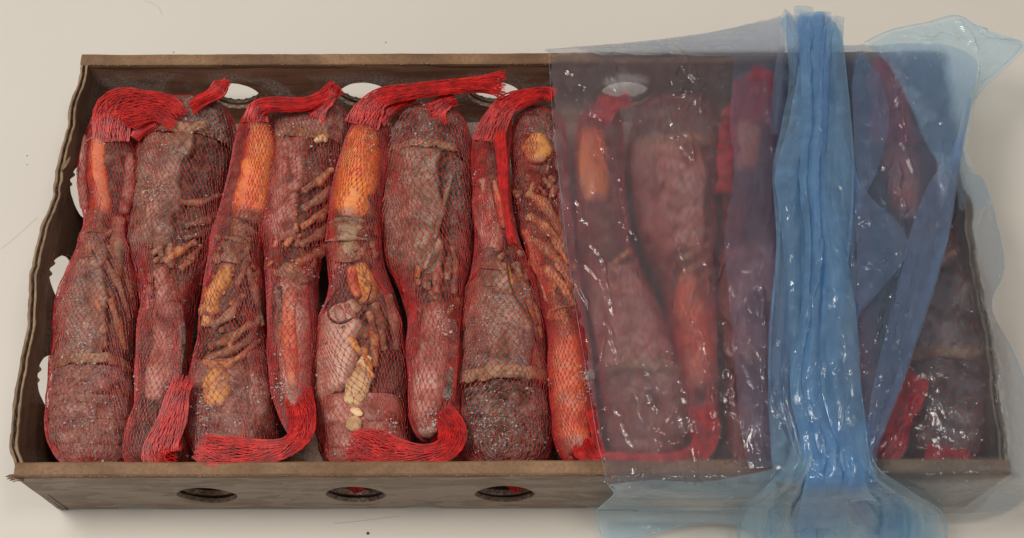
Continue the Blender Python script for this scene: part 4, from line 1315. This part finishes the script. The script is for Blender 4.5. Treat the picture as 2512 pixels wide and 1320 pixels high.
for k in range(7):
    rk = random.Random(40 + k)
    u0 = (0.0, .10, .26, .40, .54, .68, .46)[k]; wd = rk.uniform(.30, .46)
    rows_ = []
    for q, y in enumerate(ly_):
        a_, b_ = lanes[q][1], lanes[q][2]
        dr = 0.10 * math.sin(y / 170 + k * 2.1) + rk.uniform(-.03, .03)
        ua = min(max(u0 + dr, -0.02), .9); ub = min(ua + wd * (1 + .35 * math.sin(y / 230 + k)), 1.03)
        rows_.append((y + rk.uniform(-12, 40) * (q == 0), a_ + (b_ - a_) * ua, a_ + (b_ - a_) * ub))
    yl, al, bl = rows_[-1]
    ye = rk.uniform(1225, 1330); sx_ = (u0 + wd / 2 - .5) * (ye - 1200) * 1.6
    rows_.append((ye, al + sx_ - 10, bl + sx_ + 10))
    G_ = gband(rows_, .0015 + .0013 * ((k * 3) % 7), 5, rk.uniform(.002, .006))
    sheet('gathered_fold', G_, M['film_fold'] if k in (1, 2, 4, 6) else M['film_blue'], 3.2, 0.9, 90 + rk.uniform(-14, 14), [(rk.uniform(1930, 2070), rk.uniform(100, 900), rk.uniform(1930, 2070), rk.uniform(900, 1150), 9, .005)], 30 + k, fine=1.3, pleat=rk.uniform(.003, .0055), pl_n=rk.choice((1, 2, 2, 3)), rand=4, crum=1.6)
# the fold fans out where it is pinched over the front rim
for k, (x1, x2) in enumerate(((1820, 1925), (1885, 1985), (1935, 2040), (1990, 2100), (2050, 2180), (2110, 2250), (2180, 2312))):
    rk = random.Random(70 + k)
    c0 = 1960 + 26 * k
    G_ = [[(c0 - 16, 1040, .091), (c0, 1042, .091), (c0 + 16, 1038, .091)], [(c0 - 30, 1136, .098), (c0, 1134, .106), (c0 + 30, 1138, .098)],
          [((c0 - 34 + x1) / 2, 1200, .080), ((c0 * 2 + x1 + x2) / 4, 1196, .092), ((c0 + 34 + x2) / 2, 1204, .078)],
          [(x1 - 2, 1262, .03), ((x1 + x2) / 2, 1256, .052), (x2 + 2, 1262, .03)], [(x1 - 12, 1345, .008), ((x1 + x2) / 2, 1340, .026), (x2 + 10, 1345, .008)]]
    for sd in (0, 2):
        edge_line([tuple(np.array(r_[sd]) + [0, 0, .001]) for r_ in G_], .0003)
    sheet('fanned_fold', G_, (M['film_fold'], M['film_sky'], M['film_pale'])[(k + 1) % 3], 3.2, 0.7, 110 - 9 * k, (), 80 + k, fine=1.8, pleat=.007, pl_n=3, rand=4)
# crumpled mouth of the fold at the back
for k in range(4):
    rk = random.Random(90 + k)
    x0_ = 1930 + 32 * k
    sheet('crumpled_edge', [[(x0_ + rk.uniform(-6, 6), 40 + rk.uniform(-8, 14), .086), (x0_ + 22, 36 + rk.uniform(-8, 14), .094), (x0_ + 46, 44 + rk.uniform(-8, 14), .086)],
          [(x0_ - 4, 100, .098), (x0_ + 20, 100, .104), (x0_ + 44, 100, .098)], [(x0_ + 4, 190, .097), (x0_ + 20, 196, .101), (x0_ + 36, 190, .097)]], M['film_blue'], 3.5, .8, 70 + 15 * k, (), 95 + k, fine=2.0, rand=5)
# further thicknesses on the right: along the slanting edge and in the wedge beside the fold
sheet('folded_layer', band([(330, 2352, 2364), (400, 2320, 2352), (450, 2280, 2344), (520, 2250, 2334), (620, 2220, 2316), (800, 2176, 2258), (960, 2140, 2204), (1100, 2120, 2150)], .0972, 4, .002), M['film_lilac2'], 3.5, .6, 103, [(2290, 470, 2190, 880, 9, .005)], 61, rand=2)
sheet('folded_layer', band([(400, 2090, 2093), (480, 2094, 2130), (560, 2098, 2213), (630, 2099, 2221), (700, 2099, 2170), (770, 2098, 2112), (800, 2097, 2100)], .0985, 4, .002), M['film_lilac2'], 3.5, .6, 60, [(2100, 560, 2190, 500, 9, .005)], 62, rand=2)
sheet('folded_layer', band([(130, 2100, 2112), (200, 2088, 2160), (300, 2090, 2180), (420, 2092, 2150), (500, 2094, 2110), (540, 2096, 2099)], .0975, 4, .002), M['film_lilac2'], 3.5, .6, 95, [], 63, rand=2)
# rolled edges of the film
edge_line([(1338, 122, .066), (1450, 114, .066), (1600, 100, .066), (1760, 78, .066), (1918, 44, .066)])
edge_line([(x - 1, y, z + .001) for x, y, z in [(r[-1][0], r[-1][1], r[-1][2]) for r in E0[1:]]] if 'E0' in globals() else [(2372, 408, .08), (2412, 445, .074), (2440, 535, .07), (2463, 655, .07), (2432, 752, .074), (2482, 858, .066), (2530, 965, .05)])
edge_line([(2120, 104, .089), (2185, 74, .087), (2270, 56, .085), (2345, 38, .083), (2392, 62, .079), (2425, 92, .077), (2506, 106, .073), (2440, 180, .067), (2384, 222, .063), (2366, 330, .073), (2330, 410, .087)], .0004)
edge_line([(1346, 128, .0853), (1357, 300, .0835), (1370, 420, .083), (1390, 600, .083), (1413, 760, .083), (1440, 920, .083), (1462, 1060, .0835), (1480, 1140, .0845), (1488, 1172, .086), (1508, 1222, .056)], .00012)
# peak of the fold at the back, the loose point beside it
T0 = [[(1916, 44, .086), (1924, 24, .087), (1944, 40, .086)], [(1912, 90, .09), (1930, 80, .096), (1950, 90, .09)], [(1895, 200, .092), (1915, 200, .097), (1940, 200, .093)], [(1890, 330, .092), (1900, 330, .095), (1915, 330, .092)]]
sheet('peak', T0, M['film_blue'], 4, 0.4, 80, [(1930, 40, 1915, 200, 10, .005)], 7)

# front: pale layers running down over the rim to the table
G0 = [[(1492, 1190, .088), (1600, 1180, .088), (1700, 1185, .087), (1800, 1172, .088), (1900, 1150, .09)],
      [(1505, 1210, .070), (1600, 1207, .076), (1700, 1215, .074), (1800, 1225, .07), (1900, 1215, .075)],
      [(1470, 1246, .040), (1600, 1246, .040), (1700, 1250, .042), (1800, 1250, .04), (1900, 1255, .04)],
      [(1462, 1262, .018), (1600, 1266, .014), (1700, 1264, .016), (1800, 1266, .018), (1900, 1280, .016)],
      [(1480, 1330, .006), (1580, 1312, .006), (1700, 1284, .009), (1800, 1286, .010), (1900, 1335, .008)]]
sheet('front_skirt', G0, M['film_sky'], 4, 0.6, 10, [(1500, 1215, 1900, 1250, 9, .006), (1640, 1185, 1900, 1240, 9, .005), (1700, 1250, 1850, 1230, 8, .005), (1500, 1290, 1760, 1262, 8, .005), (1560, 1245, 1880, 1262, 7, .004)], 8, edge=2)
edge_line([(x, y, z + .001) for x, y, z in G0[-1]], .0004)
edge_line([(1494, 1192, .088), (1506, 1212, .07), (1470, 1246, .041), (1462, 1262, .019), (1480, 1330, .007)], .0004)
F0 = [[(2040, 1120, .099), (2090, 1120, .10), (2140, 1140, .098)], [(2000, 1190, .094), (2080, 1190, .096), (2160, 1200, .088)], [(1990, 1230, .07), (2110, 1228, .075), (2232, 1228, .056)], [(1985, 1270, .04), (2130, 1268, .045), (2292, 1258, .026)], [(1980, 1345, .012), (2140, 1345, .012), (2308, 1340, .008)]]
sheet('front_skirt', F0, M['film_sky'], 4, 1.0, 40, [(2100, 1180, 2290, 1265, 10, .006), (2060, 1180, 2180, 1330, 10, .006), (2150, 1180, 2230, 1235, 10, .006), (2040, 1200, 2060, 1330, 10, .006)], 9, edge=2)
sheet('front_skirt', [[(x - 30, y, z + .003) for x, y, z in r] for r in F0], M['film_pale'], 5, 1.0, 60, [(2030, 1180, 2100, 1330, 10, .005)], 19)

# right: clear layer round the box end
E0 = [[(2090, 128, .090), (2200, 128, .094), (2285, 128, .092), (2330, 140, .086)],
      [(2095, 240, .088), (2230, 240, .090), (2310, 240, .088), (2345, 250, .080)],
      [(2095, 400, .086), (2230, 400, .087), (2330, 405, .086), (2372, 408, .080)],
      [(2095, 450, .085), (2235, 450, .086), (2345, 450, .086), (2412, 445, .074)],
      [(2095, 540, .085), (2240, 540, .086), (2355, 540, .086), (2440, 535, .070)],
      [(2100, 660, .085), (2250, 660, .086), (2375, 660, .086), (2463, 655, .070)],
      [(2100, 755, .085), (2250, 755, .086), (2385, 755, .086), (2432, 752, .074)],
      [(2110, 860, .085), (2260, 860, .086), (2400, 860, .087), (2482, 858, .066)],
      [(2120, 980, .085), (2270, 980, .086), (2420, 980, .088), (2530, 965, .050)],
      [(2130, 1120, .085), (2290, 1120, .086), (2450, 1120, .088), (2570, 1110, .045)],
      [(2140, 1172, .088), (2290, 1172, .088), (2470, 1172, .088), (2565, 1190, .040)],
      [(2155, 1212, .060), (2290, 1215, .060), (2430, 1212, .050), (2520, 1225, .020)],
      [(2180, 1258, .022), (2290, 1262, .022), (2400, 1262, .020), (2470, 1256, .008)]]
crE = [(2262, 945, 2150, 1175, 20, .006), (2255, 960, 2180, 1120, 10, .004), (2235, 1000, 2215, 1090, 10, .004), (2220, 1050, 2260, 1020, 9, .004), (2190, 1110, 2235, 1080, 8, .004), (2450, 470, 2395, 560, 8, .004), (2440, 860, 2470, 1150, 9, .006), (2400, 700, 2440, 900, 8, .004), (2150, 1190, 2330, 1200, 6, .004)]
film_e, VE = sheet('clear_film', E0, M['film_end'], 3, 0.6, 84, crE, 11, edge=2, patches=[(2212, 1060, 34, 120, -.5), (2440, 520, 14, 60, 0), (2455, 980, 12, 120, .15)])
# blue outer layer with its slanting right edge
C0 = band([(112, 2066, 2330, .097), (160, 2066, 2392, .098), (250, 2072, 2383, .096), (420, 2086, 2352, .094), (600, 2092, 2322, .094), (800, 2096, 2262, .094), (960, 2101, 2206, .094), (1100, 2110, 2152, .095), (1185, 2112, 2150, .094)], 0, 5, 0.002)
crC = [(2175, 155, 2222, 380, 12, .006), (2200, 340, 2240, 450, 9, .005), (2190, 390, 2220, 590, 11, .006), (2220, 585, 2100, 720, 13, .007), (2100, 470, 2190, 390, 16, .004), (2222, 590, 2180, 760, 12, .005), (2310, 220, 2320, 480, 9, .003), (2170, 740, 2140, 850, 10, .005), (2150, 980, 2210, 700, 12, .005), (2130, 1120, 2200, 880, 9, .005), (2290, 380, 2340, 560, 8, .004)]
film_c, VC = sheet('blue_outer_layer', C0, M['film_blue'], 3, 0.9, 100, crC, 12, edge=0, patches=[(2205, 260, 14, 110, .2), (2205, 480, 16, 90, .1), (2160, 650, 60, 14, 0), (2150, 790, 16, 80, -.3)])
hem = [[(x, y, z + .0015) for x, y, z in r] for r in band([(250, 2368, 2385, .096), (420, 2334, 2354, .094), (600, 2300, 2324, .094), (800, 2238, 2264, .094), (960, 2184, 2208, .094), (1100, 2136, 2154, .095)], 0, 3, .002)]
sheet('folded_hem', hem, M['film_blue'], 4, 0.3, 100, (), 22)
# corner flap sticking out past the back right corner
D0 = [[(2120, 104, .088), (2185, 74, .086), (2270, 56, .084), (2345, 38, .082), (2368, 46, .080), (2392, 62, .078)],
      [(2135, 118, .089), (2215, 96, .087), (2300, 86, .085), (2375, 84, .080), (2425, 92, .076), (2506, 104, .072)],
      [(2160, 150, .090), (2240, 145, .088), (2320, 145, .085), (2380, 145, .078), (2436, 136, .072), (2500, 124, .070)],
      [(2200, 210, .090), (2270, 215, .088), (2330, 220, .083), (2378, 218, .074), (2400, 200, .068), (2440, 180, .066)],
      [(2300, 420, .088), (2330, 400, .086), (2350, 380, .082), (2366, 330, .072), (2376, 270, .066), (2384, 222, .062)]]
sheet('corner_flap', D0, M['film_pale'], 4, 0.8, 20, [(2190, 90, 2390, 100, 9, .006), (2345, 40, 2400, 150, 12, .007), (2390, 100, 2500, 112, 8, .005), (2400, 150, 2380, 220, 8, .005), (2150, 110, 2340, 90, 7, .004)], 13, edge=1)
sheet('corner_flap', [[(x + 6, y + 10, z - .004) for x, y, z in r] for r in D0], M['film_pale'], 5, 1.0, 60, [(2380, 60, 2480, 130, 10, .006)], 14)
sheet('side_flap', [[(2330, 330, .078), (2350, 335, .07), (2362, 345, .06)], [(2340, 420, .078), (2370, 415, .07), (2390, 420, .06)], [(2350, 520, .078), (2390, 520, .07), (2425, 500, .06)]], M['film_pale'], 4, .6, 80, [], 15)

# drops of melt water beaded on the film
rg = np.random.default_rng(5)
pts = []
for V, n in ((VA, 230), (VE, 230), (VC, 170)):
    f = V.reshape(-1, 3); i = rg.integers(0, len(f), n * 3)
    d = fbm(f[i], 40, 4, 2) + rg.random(len(i)) * .8
    pts.append(f[i][np.argsort(-d)[:n]] + [0, 0, .0001])
pts = np.vstack(pts)
n = len(pts)
rr = 0.00025 + 0.0006 * rg.random((n, 1, 1)) ** 3
a = np.arange(8) / 8 * 2 * np.pi
ring = lambda r, z: np.stack([np.cos(a) * r, np.sin(a) * r, np.full(8, z)], -1)
base = np.vstack([ring(1, 0), ring(.72, .5), [[0, 0, .7]]])
V = pts[:, None, :] + base[None] * rr
f = [[k, (k + 1) % 8, 8 + (k + 1) % 8, 8 + k] for k in range(8)]
f3 = [[8 + k, 8 + (k + 1) % 8, 16] for k in range(8)]
Fl = [[x + 17 * i for x in q] for i in range(n) for q in f + f3]
mesh('water_drops', V, Fl, M['drop'], bag, True, kind='stuff')

# hairs and specks lying on the table
def hair(pts, label):
    c = catmull(pts, 30)
    p = P(c[:, 0], c[:, 1], np.full(30, .0004))
    r = np.full(30, .00006)
    o = loft_obj('hair', p, r, r, M['hair'], None, ns=5)
    o['label'] = label; o['category'] = 'hair'
hm = NT('grey_hair'); hb = hm.n('ShaderNodeBsdfPrincipled', i_Roughness=.5); hb.inputs['Base Color'].default_value = lin(168, 156, 142); hm.l(hb.outputs[0], hm.out.inputs[0]); M['hair'] = hm.m
hair([(355, 2), (385, 14), (398, 34)], 'short fine hair on the table at the upper left edge')
hair([(2, 610), (40, 580), (92, 532)], 'long fine hair on the table left of the box')
hair([(820, 1284), (900, 1276), (980, 1266)], 'fine hair on the table in front of the second vent hole')
def speck(px, py, w, label, col='antenna'):
    c = P(px, py, .0005)
    rg = np.random.default_rng(int(px))
    bmx = bmesh.new(); bmesh.ops.create_icosphere(bmx, subdivisions=1, radius=w * PXM / 2)
    for v in bmx.verts: v.co *= rg.uniform(.6, 1.3); v.co.z *= .5
    V = np.array([v.co for v in bmx.verts]) + c; Fq = [[v.index for v in f.verts] for f in bmx.faces]; bmx.free()
    o = mesh('crumb', V, Fq, M[col], None, False)
    o['label'] = label; o['category'] = 'crumb'
speck(903, 1308, 9, 'dark crumb on the table in front of the box, largest of the crumbs')
speck(426, 128, 4, 'small dark crumb on the table just behind the back wall')
speck(946, 104, 5, 'brown crumb on the table behind the middle of the box', 'card_edge')
speck(66, 382, 4, 'tiny pale brown crumb on the table left of the box', 'card_edge')
speck(66, 404, 3, 'tiny dark crumb nearest the left edge of the photo')
